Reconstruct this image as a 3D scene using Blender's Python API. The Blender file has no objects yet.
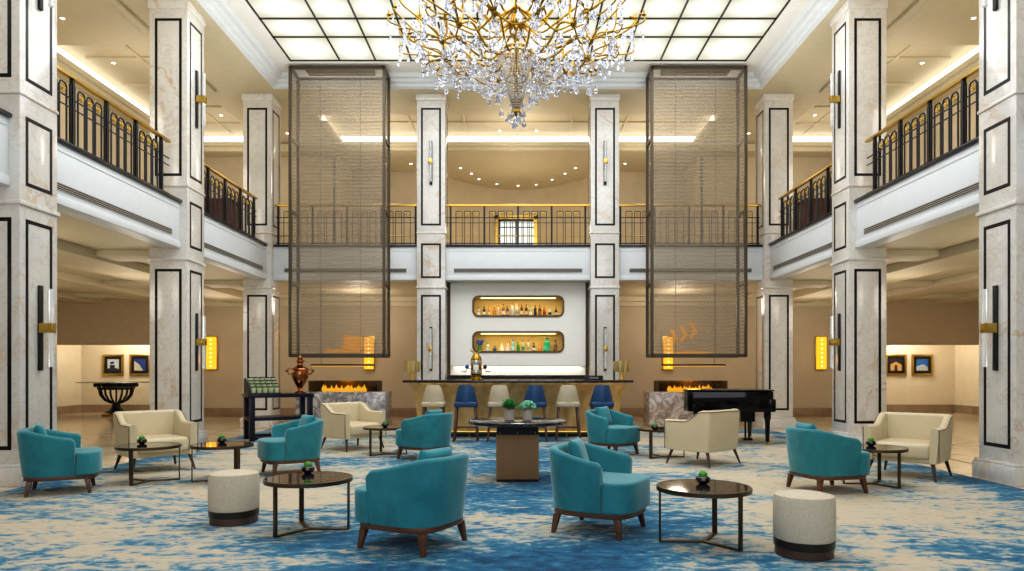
import bpy, bmesh, math, random
from math import sin, cos, pi, radians as R
from mathutils import Vector, Matrix
random.seed(11)
scn = bpy.context.scene
COL = scn.collection

# ------------------------------------------------------------------ materials
def lin(h):
    h = h.lstrip('#')
    o = []
    for i in (0, 2, 4):
        c = int(h[i:i+2], 16) / 255
        o.append(c/12.92 if c <= .04045 else ((c+.055)/1.055)**2.4)
    return tuple(o) + (1,)

class NT:
    def __init__(s, name):
        s.m = bpy.data.materials.new(name); s.m.use_nodes = True
        s.t = s.m.node_tree; s.t.nodes.clear()
        s.out = s.n('ShaderNodeOutputMaterial')
    def n(s, typ, **kw):
        nd = s.t.nodes.new(typ)
        for k, v in kw.items():
            if k.startswith('i_'):
                k = k[2:]
                nd.inputs[int(k) if k.isdigit() else k.replace('_', ' ')].default_value = v
            else: setattr(nd, k, v)
        return nd
    def l(s, a, b): s.t.links.new(a, b)
    def coords(s, scale=(1,1,1), rand=False, rot=(0,0,0)):
        tc = s.n('ShaderNodeTexCoord'); mp = s.n('ShaderNodeMapping')
        mp.inputs['Scale'].default_value = scale; mp.inputs['Rotation'].default_value = rot
        s.l(tc.outputs['Object'], mp.inputs['Vector'])
        if rand:
            oi = s.n('ShaderNodeObjectInfo'); mu = s.n('ShaderNodeMath', operation='MULTIPLY'); mu.inputs[1].default_value = 37.0
            s.l(oi.outputs['Random'], mu.inputs[0]); s.l(mu.outputs[0], mp.inputs['Location'])
        return mp.outputs['Vector']
    def noise(s, vec, scale, detail=4, rough=.55, dist=0):
        nd = s.n('ShaderNodeTexNoise'); nd.inputs['Scale'].default_value = scale
        nd.inputs['Detail'].default_value = detail; nd.inputs['Roughness'].default_value = rough
        nd.inputs['Distortion'].default_value = dist
        s.l(vec, nd.inputs['Vector']); return nd.outputs['Fac']
    def ramp(s, fac, stops, interp='LINEAR'):
        r = s.n('ShaderNodeValToRGB'); e = r.color_ramp.elements; r.color_ramp.interpolation = interp
        while len(e) > 1: e.remove(e[0])
        e[0].position, e[0].color = stops[0]
        for p, c in stops[1:]:
            k = e.new(p); k.color = c
        s.l(fac, r.inputs['Fac']); return r.outputs['Color']
    def mix(s, fac, a, b, mode='MIX'):
        m = s.n('ShaderNodeMix', data_type='RGBA', blend_type=mode)
        for v, i in ((fac, 0), (a, 6), (b, 7)):
            if hasattr(v, 'is_linked') or hasattr(v, 'links'): s.l(v, m.inputs[i])
            else: m.inputs[i].default_value = v
        return m.outputs[2]
    def bump(s, h, strength=.2, dist=.01):
        b = s.n('ShaderNodeBump'); b.inputs['Strength'].default_value = strength; b.inputs['Distance'].default_value = dist
        s.l(h, b.inputs['Height']); return b.outputs['Normal']
    def pbr(s, color, rough=.5, metal=0, normal=None, spec=.5, coat=0, sheen=0, trans=0, ior=1.5, emis=None, estr=0, alpha=None):
        p = s.n('ShaderNodeBsdfPrincipled')
        if hasattr(color, 'links'): s.l(color, p.inputs['Base Color'])
        else: p.inputs['Base Color'].default_value = color
        if hasattr(rough, 'links'): s.l(rough, p.inputs['Roughness'])
        else: p.inputs['Roughness'].default_value = rough
        p.inputs['Metallic'].default_value = metal; p.inputs['Specular IOR Level'].default_value = spec
        p.inputs['Coat Weight'].default_value = coat; p.inputs['Sheen Weight'].default_value = sheen
        p.inputs['Transmission Weight'].default_value = trans; p.inputs['IOR'].default_value = ior
        if sheen: p.inputs['Sheen Roughness'].default_value = .4
        if emis: p.inputs['Emission Color'].default_value = emis; p.inputs['Emission Strength'].default_value = estr
        if normal is not None: s.l(normal, p.inputs['Normal'])
        s.l(p.outputs[0], s.out.inputs['Surface']); return p

def simple(name, col, rough=.5, metal=0, var=.08, vscale=6, bump=0, bscale=60, **kw):
    t = NT(name); v = t.coords(rand=True)
    c = lin(col)
    f = t.noise(v, vscale, 3)
    d = tuple(x*(1-var) for x in c[:3]) + (1,); b = tuple(min(1, x*(1+var)) for x in c[:3]) + (1,)
    colr = t.ramp(f, [(.3, d), (.7, b)])
    nrm = None
    if bump: nrm = t.bump(t.noise(v, bscale, 2), bump, .005)
    t.pbr(colr, rough, metal, nrm, **kw); return t.m

def marble(name, base, base2, vein, vein2=None, scale=2.2, rough=.14, width=.035, coat=.2, gate=(.47, .68), gv=.85):
    t = NT(name); v = t.coords(rand=True)
    c = t.ramp(t.noise(v, scale*.7, 5, .6, .4), [(.35, lin(base)), (.65, lin(base2))])
    n1 = t.noise(v, scale, 6, .62, 1.4)
    w = t.ramp(n1, [(.5-width, (0,0,0,1)), (.5, (1,1,1,1)), (.5+width, (0,0,0,1))])
    gt = t.ramp(t.noise(v, scale*.8, 2), [(gate[0], (0,0,0,1)), (gate[1], (gv,gv,gv,1))])
    m = t.mix(1.0, w, gt, 'MULTIPLY')
    c = t.mix(m, c, lin(vein))
    if vein2:
        n2 = t.noise(v, scale*2.7, 6, .6, 2.0)
        w2 = t.ramp(n2, [(.47, (0,0,0,1)), (.5, (.55,.55,.55,1)), (.53, (0,0,0,1))])
        c = t.mix(w2, c, lin(vein2))
    t.pbr(c, rough, coat=coat); return t.m

def emit(name, col, strength):
    t = NT(name); e = t.n('ShaderNodeEmission'); e.inputs[0].default_value = lin(col); e.inputs[1].default_value = strength
    t.l(e.outputs[0], t.out.inputs['Surface']); return t.m

MT = {}
MT['marble'] = marble('cream_marble', '#cbc9c3', '#dcdad4', '#c09a76', '#c3b9ab', .9, .14, .03)
MT['inlay'] = simple('black_marble_inlay', '#0a0b12', .3, spec=.3)
MT['fascia'] = simple('white_paint', '#d8dde0', .45, var=.02)
MT['ceil_white'] = simple('ceiling_white_paint', '#e0e0dc', .6, var=.02)
MT['ceil_tan'] = simple('ceiling_tan_paint', '#cdc3a8', .6, var=.03)
MT['wall_tan'] = simple('gallery_wall_paper', '#c9bca2', .6, var=.05, vscale=3)
MT['wall_low'] = simple('lobby_wall_paper', '#bfb096', .6, var=.05, vscale=2)
MT['wall_lit'] = simple('alcove_wall_paper', '#d8ccb4', .6, var=.03)
MT['skirt'] = marble('brown_marble_skirting', '#8d7860', '#a08c72', '#6b5640', None, 3, .25)
MT['beam_dark'] = simple('brown_bulkhead_paint', '#c2af93', .6, var=.04)
MT['kerb'] = simple('black_granite_kerb', '#1b1a1e', .25)
MT['bronze'] = simple('dark_bronze_metal', '#5a4c3c', .35, .85)
MT['bronze_frame'] = simple('screen_bronze_metal', '#4e4436', .4, .3)
MT['dglass'] = simple('smoked_table_glass', '#2a2320', .05, 0, coat=.6)
MT['iron'] = simple('black_wrought_iron', '#17181c', .4, .3)
MT['brass'] = simple('polished_brass', '#c2a253', .28, 1)
MT['pale_brass'] = simple('pale_brass', '#dcc88a', .35, .85)
MT['gold'] = simple('gilded_metal', '#a8852f', .26, 1, bump=.15, bscale=50)
MT['walnut'] = simple('walnut_wood', '#5a3a26', .4, var=.25, vscale=14)
MT['darkleg'] = simple('dark_stained_wood', '#3d2b22', .4, var=.2, vscale=14)
MT['cream'] = simple('cream_leather', '#cbbd9d', .42, var=.03, bump=.05, bscale=180)
MT['piping'] = simple('brown_piping', '#6a5a45', .5)
MT['boucle'] = simple('cream_boucle_fabric', '#c6bba6', .95, var=.08, vscale=60, bump=.6, bscale=120)
MT['plinth'] = simple('brown_wood_plinth', '#4a362b', .4, var=.2, vscale=10)
MT['band'] = simple('dark_metal_band', '#2f2a24', .35, .5)
MT['blk_marble'] = marble('black_veined_marble', '#0d0f18', '#161826', '#8d8f9c', '#3c4254', 5, .1, .02)
MT['stool_blue'] = simple('navy_blue_leather', '#073c66', .45, var=.05)
MT['stool_cream'] = simple('taupe_leather', '#b5a88f', .5, var=.04)
MT['navy'] = simple('midnight_blue_lacquer', '#0a0f24', .35, spec=.3)
MT['copper'] = simple('antique_copper', '#9c6440', .22, 1)
MT['tin'] = simple('pale_green_tin', '#b7c69a', .4)
MT['dark'] = simple('black_display_board', '#15131a', .5)
MT['piano'] = simple('black_piano_lacquer', '#030306', .08, spec=.25, coat=.1)
MT['piano_top'] = simple('ivory_key', '#e8e2d0', .3)
MT['concrete'] = simple('grey_concrete', '#b3aca2', .8, var=.12, vscale=25)
MT['leaf'] = simple('green_leaf', '#3f8f4f', .5, var=.35, vscale=30)
MT['leaf2'] = simple('pale_green_leaf', '#63a98b', .6, var=.3, vscale=40)
MT['moss'] = simple('bright_green_moss', '#4f9a2f', .8, var=.3, vscale=60, bump=.5, bscale=150)
MT['blackbowl'] = simple('black_glazed_ceramic', '#08080a', .2, coat=.2)
MT['silver'] = simple('brushed_steel', '#c9c9c9', .3, 1)
MT['black'] = simple('black_plastic', '#121214', .4)
MT['blueknob'] = simple('blue_enamel', '#1b4f9c', .3)
MT['white'] = simple('white_enamel', '#e8e6de', .4)
MT['redwood'] = simple('red_brown_mahogany', '#5e2a20', .35, var=.2)
MT['backbar'] = simple('back_bar_white_panel', '#f0efe8', .5, var=.01)
MT['nichefr'] = simple('niche_bronze_trim', '#54462f', .45, .2)

# carpet : cream ground with brushed blue patches
def carpet():
    t = NT('blue_cream_carpet'); v = t.coords()
    tc = t.n('ShaderNodeTexCoord')
    v1 = t.coords((.55, 1.0, 1)); v2 = t.coords((1.7, 3.1, 1)); v3 = t.coords((6, 10, 1))
    big = t.noise(v1, 1.0, 4, .6, .8)
    mid = t.noise(v2, 2.2, 6, .68, .9)
    fine = t.noise(v3, 1.7, 3, .6, .2)
    # bluer runner along the middle of the hall
    sx = t.n('ShaderNodeSeparateXYZ'); t.l(tc.outputs['Object'], sx.inputs[0])
    ab = t.n('ShaderNodeMath', operation='ABSOLUTE'); t.l(sx.outputs['X'], ab.inputs[0])
    mr = t.n('ShaderNodeMapRange', interpolation_type='SMOOTHSTEP'); mr.inputs['From Min'].default_value = .2; mr.inputs['From Max'].default_value = 2.4
    mr.inputs['To Min'].default_value = .10; mr.inputs['To Max'].default_value = 0.0
    t.l(ab.outputs[0], mr.inputs['Value'])
    near = t.n('ShaderNodeMapRange', interpolation_type='SMOOTHSTEP'); near.inputs['From Min'].default_value = 4.3; near.inputs['From Max'].default_value = 6.2
    near.inputs['To Min'].default_value = .05; near.inputs['To Max'].default_value = 0.0
    t.l(sx.outputs['Y'], near.inputs['Value'])
    edge = t.n('ShaderNodeMapRange', interpolation_type='SMOOTHSTEP'); edge.inputs['From Min'].default_value = 4.4; edge.inputs['From Max'].default_value = 5.3
    edge.inputs['To Min'].default_value = 0; edge.inputs['To Max'].default_value = .12
    t.l(ab.outputs[0], edge.inputs['Value'])
    def add(a, b, op='ADD'):
        m = t.n('ShaderNodeMath', operation=op)
        for k, x in enumerate((a, b)):
            if hasattr(x, 'links'): t.l(x, m.inputs[k])
            else: m.inputs[k].default_value = x
        return m.outputs[0]
    f = add(add(add(big, .55, 'MULTIPLY'), add(mid, .5, 'MULTIPLY')), add(fine, .32, 'MULTIPLY'))
    f = add(f, add(add(mr.outputs[0], near.outputs[0]), edge.outputs[0]))
    c = t.ramp(f, [(.0, lin('#978870')), (.48, lin('#ae9f86')), (.62, lin('#c2b59d')), (.70, lin('#b4ac9a')), (.735, lin('#7d98a2')), (.77, lin('#3c768f')), (.83, lin('#206084')), (.90, lin('#15496a')), (1, lin('#0e3450'))])
    pile = t.noise(t.coords(), 160, 2)
    t.pbr(c, .95, normal=t.bump(pile, .4, .006), spec=.1, sheen=.1)
    return t.m
MT['carpet'] = carpet()

def floor_marble():
    t = NT('beige_marble_floor'); v = t.coords((1, 1, 1))
    c = t.ramp(t.noise(t.coords((.5, 2, 1)), 1.6, 5, .6, .6), [(.3, lin('#bba88c')), (.5, lin('#d0bfa2')), (.7, lin('#d9ccb4'))])
    br = t.n('ShaderNodeTexBrick'); br.offset = 0; br.inputs['Scale'].default_value = 1; br.inputs['Mortar Size'].default_value = .004
    br.inputs['Brick Width'].default_value = 1.0; br.inputs['Row Height'].default_value = 1.0
    br.inputs['Color1'].default_value = (1,1,1,1); br.inputs['Color2'].default_value = (.93,.93,.93,1); br.inputs['Mortar'].default_value = (.6,.55,.5,1)
    t.l(v, br.inputs['Vector'])
    t.pbr(t.mix(1, c, br.outputs['Color'], 'MULTIPLY'), .12); return t.m
MT['floor'] = floor_marble()

def velvet(name, a, b):
    t = NT(name); v = t.coords(rand=True)
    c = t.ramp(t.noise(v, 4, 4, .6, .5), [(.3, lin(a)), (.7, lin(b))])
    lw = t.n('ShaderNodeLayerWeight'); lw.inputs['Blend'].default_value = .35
    c = t.mix(t.ramp(lw.outputs['Facing'], [(.3, (0,0,0,1)), (1, (.5,.5,.5,1))]), c, lin('#4f9aa4'))  # velvet sheen mixed into the colour at grazing angles
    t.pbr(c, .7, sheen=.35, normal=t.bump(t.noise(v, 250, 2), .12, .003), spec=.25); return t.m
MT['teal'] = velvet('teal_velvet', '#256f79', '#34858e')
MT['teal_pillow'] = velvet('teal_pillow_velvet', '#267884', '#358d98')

def hammered():
    t = NT('hammered_brass_panels'); v = t.coords((1, 1, .35))
    n = t.noise(v, 6, 4, .6)
    c = t.ramp(n, [(.3, lin('#bd9862')), (.7, lin('#f0cd90'))])
    t.pbr(c, .45, .5, t.bump(t.noise(t.coords((1,1,.2)), 30, 2), .25, .01)); return t.m
MT['hammered'] = hammered()

def reeded():
    t = NT('reeded_oak'); v = t.coords()
    w = t.n('ShaderNodeTexWave', wave_type='BANDS', bands_direction='X'); w.inputs['Scale'].default_value = 26; w.inputs['Distortion'].default_value = 0
    t.l(v, w.inputs['Vector'])
    c = t.ramp(w.outputs['Fac'], [(0, lin('#6e5236')), (.5, lin('#9a7850')), (1, lin('#a8855c'))])
    t.pbr(c, .45, normal=t.bump(w.outputs['Fac'], .5, .01)); return t.m
MT['reeded'] = reeded()

def panel_light():
    t = NT('frosted_light_panel')
    tc = t.n('ShaderNodeTexCoord')
    s = t.n('ShaderNodeSeparateXYZ'); t.l(tc.outputs['Generated'], s.inputs[0])
    def tri(o):
        a = t.n('ShaderNodeMath', operation='SUBTRACT'); t.l(o, a.inputs[0]); a.inputs[1].default_value = .5
        b = t.n('ShaderNodeMath', operation='MULTIPLY'); t.l(a.outputs[0], b.inputs[0]); t.l(a.outputs[0], b.inputs[1]); return b.outputs[0]
    ad = t.n('ShaderNodeMath', operation='ADD'); t.l(tri(s.outputs['X']), ad.inputs[0]); t.l(tri(s.outputs['Y']), ad.inputs[1])
    c = t.ramp(ad.outputs[0], [(0, lin('#ffffff')), (.05, lin('#fbfaf4')), (.15, lin('#e4e3d4')), (.3, lin('#cfcdb9')), (.5, lin('#bcbaa5'))])  # glow of lamps behind each panel drawn as a brighter centre
    e = t.n('ShaderNodeEmission'); e.inputs[1].default_value = 1.1; t.l(c, e.inputs[0])
    t.l(e.outputs[0], t.out.inputs['Surface']); return t.m
MT['panel'] = panel_light()

def mesh_veil():
    t = NT('woven_metal_mesh'); v = t.coords()
    w = t.n('ShaderNodeTexWave', wave_type='BANDS', bands_direction='Z'); w.inputs['Scale'].default_value = 4.2
    w.inputs['Distortion'].default_value = 2.2; w.inputs['Detail'].default_value = 1; w.inputs['Detail Scale'].default_value = .35
    t.l(v, w.inputs['Vector'])
    d = t.n('ShaderNodeBsdfPrincipled'); d.inputs['Base Color'].default_value = lin('#a09686'); d.inputs['Roughness'].default_value = .45; d.inputs['Metallic'].default_value = .45
    tr = t.n('ShaderNodeBsdfTransparent'); tr.inputs[0].default_value = (.93, .91, .87, 1)
    mx = t.n('ShaderNodeMixShader')
    fac = t.ramp(w.outputs['Fac'], [(.2, (.20,.20,.20,1)), (.8, (.38,.38,.38,1))])
    t.l(fac, mx.inputs[0]); t.l(tr.outputs[0], mx.inputs[1]); t.l(d.outputs[0], mx.inputs[2]); t.l(mx.outputs[0], t.out.inputs['Surface'])
    return t.m
MT['veil'] = mesh_veil()

def glass(name, col='#ffffff', refl=.12, rough=.02):
    t = NT(name); tr = t.n('ShaderNodeBsdfTransparent'); tr.inputs[0].default_value = lin(col)
    g = t.n('ShaderNodeBsdfGlossy'); g.inputs['Roughness'].default_value = rough
    fr = t.n('ShaderNodeFresnel'); fr.inputs[0].default_value = 1.5
    ad = t.n('ShaderNodeMath', operation='ADD'); t.l(fr.outputs[0], ad.inputs[0]); ad.inputs[1].default_value = refl
    mx = t.n('ShaderNodeMixShader'); t.l(ad.outputs[0], mx.inputs[0]); t.l(tr.outputs[0], mx.inputs[1]); t.l(g.outputs[0], mx.inputs[2])
    t.l(mx.outputs[0], t.out.inputs['Surface']); return t.m
MT['tglass'] = glass('clear_table_glass', '#dfe8e4', .05)
MT['smoke'] = glass('bronze_tinted_glass', '#d6c8ae', .0)
def crystal():
    t = NT('cut_crystal'); g = t.n('ShaderNodeBsdfGlass'); g.inputs['IOR'].default_value = 1.6; g.inputs['Roughness'].default_value = .0
    g.inputs['Color'].default_value = (.70, .73, .80, 1)
    gl = t.n('ShaderNodeBsdfGlossy'); gl.inputs['Roughness'].default_value = .05
    tr = t.n('ShaderNodeBsdfTransparent'); tr.inputs[0].default_value = (.93,.95,1,1)
    m1 = t.n('ShaderNodeMixShader'); m1.inputs[0].default_value = .42; t.l(g.outputs[0], m1.inputs[1]); t.l(tr.outputs[0], m1.inputs[2])
    mx = t.n('ShaderNodeMixShader'); mx.inputs[0].default_value = .12; t.l(m1.outputs[0], mx.inputs[1]); t.l(gl.outputs[0], mx.inputs[2])
    t.l(mx.outputs[0], t.out.inputs['Surface']); return t.m
MT['crystal'] = crystal()
MT['bead'] = simple('crystal_bead', '#efe9dc', .08, trans=.55, coat=.5)
MT['tube'] = simple('frosted_crystal_tube', '#e3e8ea', .12, trans=.75, emis=lin('#fffaf0'), estr=.07)
MT['cove'] = emit('cove_light_strip', '#fff8ea', 2.6)
MT['down'] = emit('downlight_lens', '#fff4dc', 12)
MT['amber'] = emit('amber_glow_panel', '#ffb52c', 1.35)
MT['amber_dot'] = emit('amber_hot_spot', '#fff0b0', 2.2)
MT['flame'] = emit('gas_flame', '#ffcc48', 2.0)
MT['niche'] = simple('gilded_niche_lining', '#d2b86e', .5, var=.05)
MT['nled'] = emit('niche_led_strip', '#ffe2a0', 2.5)
MT['goldglow'] = simple('gilded_wall_relief', '#d79a2a', .35, .6, emis=lin('#e8a52a'), estr=.45)  # glowing gold that imitates reflected fire and sconce light
MT['fire_l'] = marble('grey_veined_marble', '#b4b3b4', '#d8d6d4', '#6c6a72', '#918f96', 2.6, .2, .08, gate=(.3, .45), gv=1)
MT['fire_r'] = marble('brown_veined_marble', '#c2b4a8', '#e0d9d1', '#8a766a', '#a89686', 2.6, .2, .10, gate=(.3, .45), gv=1)
MT['pane'] = emit('bright_window_pane', '#eef2e6', 1.1)

# ------------------------------------------------------------------ mesh builder
class MB:
    def __init__(s): s.v = []; s.f = []
    def add(s, vs, fs, M=None):
        k = len(s.v)
        for p in vs:
            p = Vector(p)
            s.v.append(M @ p if M else p)
        s.f += [[k+i for i in f] for f in fs]; return s
    def box(s, x0, x1, y0, y1, z0, z1, M=None):
        if x0 > x1: x0, x1 = x1, x0
        if y0 > y1: y0, y1 = y1, y0
        vs = [(x, y, z) for z in (z0, z1) for y in (y0, y1) for x in (x0, x1)]
        return s.add(vs, [(0,2,3,1),(4,5,7,6),(0,1,5,4),(1,3,7,5),(3,2,6,7),(2,0,4,6)], M)
    def cbox(s, c, d, M=None):
        return s.box(c[0]-d[0]/2, c[0]+d[0]/2, c[1]-d[1]/2, c[1]+d[1]/2, c[2]-d[2]/2, c[2]+d[2]/2, M)
    def rings(s, rings, cap=True, closed=False, M=None):
        n = len(rings[0]); vs = [p for r in rings for p in r]; fs = []
        m = len(rings)
        for i in range(m if closed else m-1):
            a = i*n; b = ((i+1) % m)*n
            for j in range(n): fs.append((a+j, a+(j+1) % n, b+(j+1) % n, b+j))
        if cap and not closed:
            fs.append(list(range(n))[::-1]); fs.append([(m-1)*n+j for j in range(n)])
        return s.add(vs, fs, M)
    def lathe(s, prof, c=(0,0,0), n=24, cap=True, M=None):
        return s.rings([[(c[0]+r*cos(2*pi*j/n), c[1]+r*sin(2*pi*j/n), c[2]+z) for j in range(n)] for r, z in prof], cap, M=M)
    def tube(s, pts, r, n=8, closed=False, M=None):
        P = [Vector(p) for p in pts]; rg = []; up = None
        for i, p in enumerate(P):
            a = P[(i-1) % len(P)] if (closed or i) else p; b = P[(i+1) % len(P)] if (closed or i < len(P)-1) else p
            d = (b-a).normalized()
            if up is None:
                up = Vector((0,0,1)) if abs(d.z) < .9 else Vector((1,0,0))
            u = (up - d*up.dot(d)).normalized(); up = u; w = d.cross(u)
            rr = r[i] if isinstance(r, (list, tuple)) else r
            rg.append([p + (u*cos(2*pi*j/n) + w*sin(2*pi*j/n))*rr for j in range(n)])
        return s.rings(rg, True, closed, M)
    def prism(s, poly, z0, z1, M=None):
        return s.rings([[(x, y, z0) for x, y in poly], [(x, y, z1) for x, y in poly]], M=M)
    def taper(s, a, b, wa, wb, M=None):   # square bar from a to b
        return s.rings([[(p[0]+sx*w/2, p[1]+sy*w/2, p[2]) for sx, sy in ((-1,-1),(1,-1),(1,1),(-1,1))] for p, w in ((a, wa), (b, wb))], M=M)
    def ball(s, c, r, n=10, sz=1, M=None):
        k = max(4, n//2+1)
        return s.lathe([(max(.0005, r*sin(pi*i/k)), -r*sz*cos(pi*i/k)) for i in range(k+1)], c, n, M=M)
    def build(s, name, mat, parent=None, smooth=True, bevel=0, seg=2, loc=None, angle=35):
        me = bpy.data.meshes.new(name)
        bm = bmesh.new()
        vv = [bm.verts.new(p) for p in s.v]
        for f in s.f:
            try: bm.faces.new([vv[i] for i in f])
            except ValueError: pass
        bmesh.ops.recalc_face_normals(bm, faces=bm.faces)
        if bevel:
            es = [e for e in bm.edges if len(e.link_faces) == 2 and e.calc_face_angle(0) > .6]
            bmesh.ops.bevel(bm, geom=es, offset=bevel, segments=seg, affect='EDGES', profile=.5, clamp_overlap=True)
        bm.to_mesh(me); bm.free()
        me.materials.append(MT[mat] if isinstance(mat, str) else mat)
        if smooth:
            me.shade_smooth(); me.set_sharp_from_angle(angle=R(angle))
        o = bpy.data.objects.new(name, me); COL.objects.link(o)
        if parent: o.parent = parent
        if loc: o.location = loc
        return o

def tag(o, label=None, cat=None, group=None, kind=None):
    if label: o['label'] = label
    if cat: o['category'] = cat
    if group: o['group'] = group
    if kind: o['kind'] = kind
    return o
def thing(name, label, cat, loc=(0,0,0), rz=0, group=None):
    o = bpy.data.objects.new(name, None); COL.objects.link(o); o.empty_display_size = .1
    o.location = loc; o.rotation_euler = (0, 0, rz); return tag(o, label, cat, group)
def struct(name, mb, mat, **kw):
    o = mb.build(name, mat, **kw); o['kind'] = 'structure'; return o
KIDS = {}
def copy_tree(o, parent=None):
    c = o.copy(); COL.objects.link(c)
    if parent: c.parent = parent
    for ch in list(o.children): copy_tree(ch, c)
    return c
class Proto:      # first use returns the prototype itself, later uses return copies
    def __init__(s, make): s.make = make; s.o = None
    def get(s, label, loc, rz=0, group=None):
        if s.o is None: s.o = s.make(); o = s.o
        else: o = copy_tree(s.o)
        o.location = loc; o.rotation_euler = (0, 0, rz); o['label'] = label
        if group: o['group'] = group
        return o

# ------------------------------------------------------------------ room shell
A = 5.41; CW = .62
struct('floor', MB().box(-13.3, 13.3, -4, 21.3, -.1, 0), 'floor', smooth=False)
cp = MB().box(-5.33, 5.33, -3.9, 14.95, .0, .004).build('carpet', 'carpet', smooth=False)
tag(cp, 'wall-to-wall cream carpet with brushed blue patches filling the hall', 'carpet')
tn = 1
for s in (-1, 1):
    struct(f'trim_{tn}', MB().box(s*6.10, s*6.15, -3.9, 18.4, 0, .004), 'skirt', smooth=False); tn += 1

struct('wall_back', MB().box(-9.0, 9.0, 19.2, 19.4, 0, 3.3), 'wall_low', smooth=False)
struct('baseboard_back', MB().box(-9.0, 9.0, 19.17, 19.2, 0, .24), 'skirt', bevel=.005)
struct('trim_%d' % tn, MB().box(-9.0, 9.0, 19.08, 19.2, 3.02, 3.14).box(-9, 9, 18.9, 19.2, 3.14, 3.26), 'ceil_tan'); tn += 1
for s, nm in ((-1, 'left'), (1, 'right')):
    struct('wall_' + nm, MB().box(s*13.1, s*13.3, -4, 21.3, 0, 3.3), 'wall_lit', smooth=False)
    struct('baseboard_' + nm, MB().box(s*13.07, s*13.1, -4, 21, 0, .24).box(s*9, s*13.07, 20.97, 21, 0, .24), 'skirt')
    struct('wall_alcove_' + nm, MB().box(s*9.0, s*13.1, 21, 21.2, 0, 3.3).box(s*8.9, s*9.0, 19.4, 21.2, 0, 3.3), 'wall_lit', smooth=False)
    struct('trim_%d' % tn, MB().box(s*9.0, s*13.1, 19.2, 19.45, 1.97, 3.3), 'beam_dark', smooth=False); tn += 1
# lower ceiling under the galleries with beams
lc = MB()
for s in (-1, 1): lc.box(s*5.8, s*13.2, -4, 21.2, 3.26, 3.4)
lc.box(-5.8, 5.8, 15.75, 21.2, 3.26, 3.4)
struct('ceiling', lc, 'ceil_tan', smooth=False)
for s in (-1, 1):
    b = MB()
    for x0, x1 in ((7.0, 7.9), (9.2, 10.0), (11.4, 12.1)): b.box(s*x0, s*x1, -4, 19.2, 3.1, 3.26)
    for y in (3.9, 7.75, 11.6, 15.5, 18.0): b.box(s*6.03, s*13.1, y, y+.62, 3.16, 3.26)
    struct('trim_%d' % tn, b, 'ceil_tan', bevel=.01); tn += 1

# gallery slabs, fascias, kerbs
spans = [(-4, 3.75), (4.37, 7.6), (8.22, 11.45), (12.07, 15.35)]
slab = MB()
for s in (-1, 1): slab.box(s*5.78, s*9.4, -4, 19.4, 3.42, 3.98)
slab.box(-5.78, 5.78, 15.72, 23, 3.42, 3.98)
struct('floor_gallery', slab, 'wall_tan', smooth=False)
for s in (-1, 1):
    f = MB(); k = MB()
    for y0, y1 in spans:
        f.box(s*5.53, s*5.8, y0, y1, 3.26, 4.0)
        f.box(s*5.515, s*5.53, y0, y1, 3.26, 3.37).box(s*5.522, s*5.53, y0+.04, y1-.04, 3.9, 3.925)
        k.box(s*5.49, s*5.8, y0, y1, 4.0, 4.045)
    struct('trim_%d' % tn, f, 'fascia', bevel=.004); tn += 1
    struct('trim_%d' % tn, k, 'kerb', bevel=.004); tn += 1
f = MB(); k = MB()
for x0, x1 in ((-5.42, -2.21), (-1.6, 1.6), (2.21, 5.42)):
    f.box(x0, x1, 15.5, 15.75, 3.26, 4.0).box(x0, x1, 15.485, 15.5, 3.26, 3.36).box(x0+.05, x1-.05, 15.492, 15.5, 3.9, 3.92)
    k.box(x0, x1, 15.46, 15.75, 4.0, 4.045)
struct('trim_%d' % tn, f, 'fascia', bevel=.004); tn += 1
struct('trim_%d' % tn, k, 'kerb', bevel=.004); tn += 1

# upper walls
for s, nm in ((-1, 'left'), (1, 'right')):
    struct('wall_gallery_' + nm, MB().box(s*8.95, s*9.15, -4, 19.2, 4, 7.7), 'wall_tan', smooth=False)
w = MB()
for s in (-1, 1):
    w.box(s*5.0, s*9.1, 19.15, 19.35, 4, 7.3); w.box(s*4.9, s*5.05, 19.15, 20.8, 4, 7.3); w.box(s*2.45, s*5.0, 20.6, 20.8, 4, 7.3)
n = 24   # curved recess behind the middle bay
arc = []
for i in range(n+1):
    x = -2.45 + 4.9*i/n; arc.append((x, 20.6 + 2.0*(1-(x/2.5)**2)))
arc2 = [(x, y+.15) for x, y in arc][::-1]
w.prism(arc + arc2, 4, 7.3)
struct('wall_gallery_back', w, 'wall_tan', angle=20)
# window with gilded frame in the curved wall
wn = MB(); y = 22.33
wn.box(-.74, -.62, y, y+.08, 4, 6.22).box(.50, .62, y, y+.08, 4, 6.22).box(-.74, .62, y, y+.08, 6.1, 6.22)
win = struct('window_1', wn, 'brass')
MB().box(-.62, .50, y+.05, y+.07, 4, 6.1).build('pane', 'pane', win)
mu = MB()
for i in range(1, 6): mu.box(-.62+1.12*i/6-.012, -.62+1.12*i/6+.012, y+.02, y+.05, 4, 6.1)
for j in range(1, 8): mu.box(-.62, .50, y+.02, y+.05, 4+2.1*j/8-.014, 4+2.1*j/8+.014)
mu.box(-.62, -.56, y+.01, y+.05, 4, 6.1).box(-.62, .5, y+.01, y+.05, 6.02, 6.1).box(-.09, -.03, y, y+.05, 4, 6.1)
mu.build('muntin', 'kerb', win)

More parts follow.
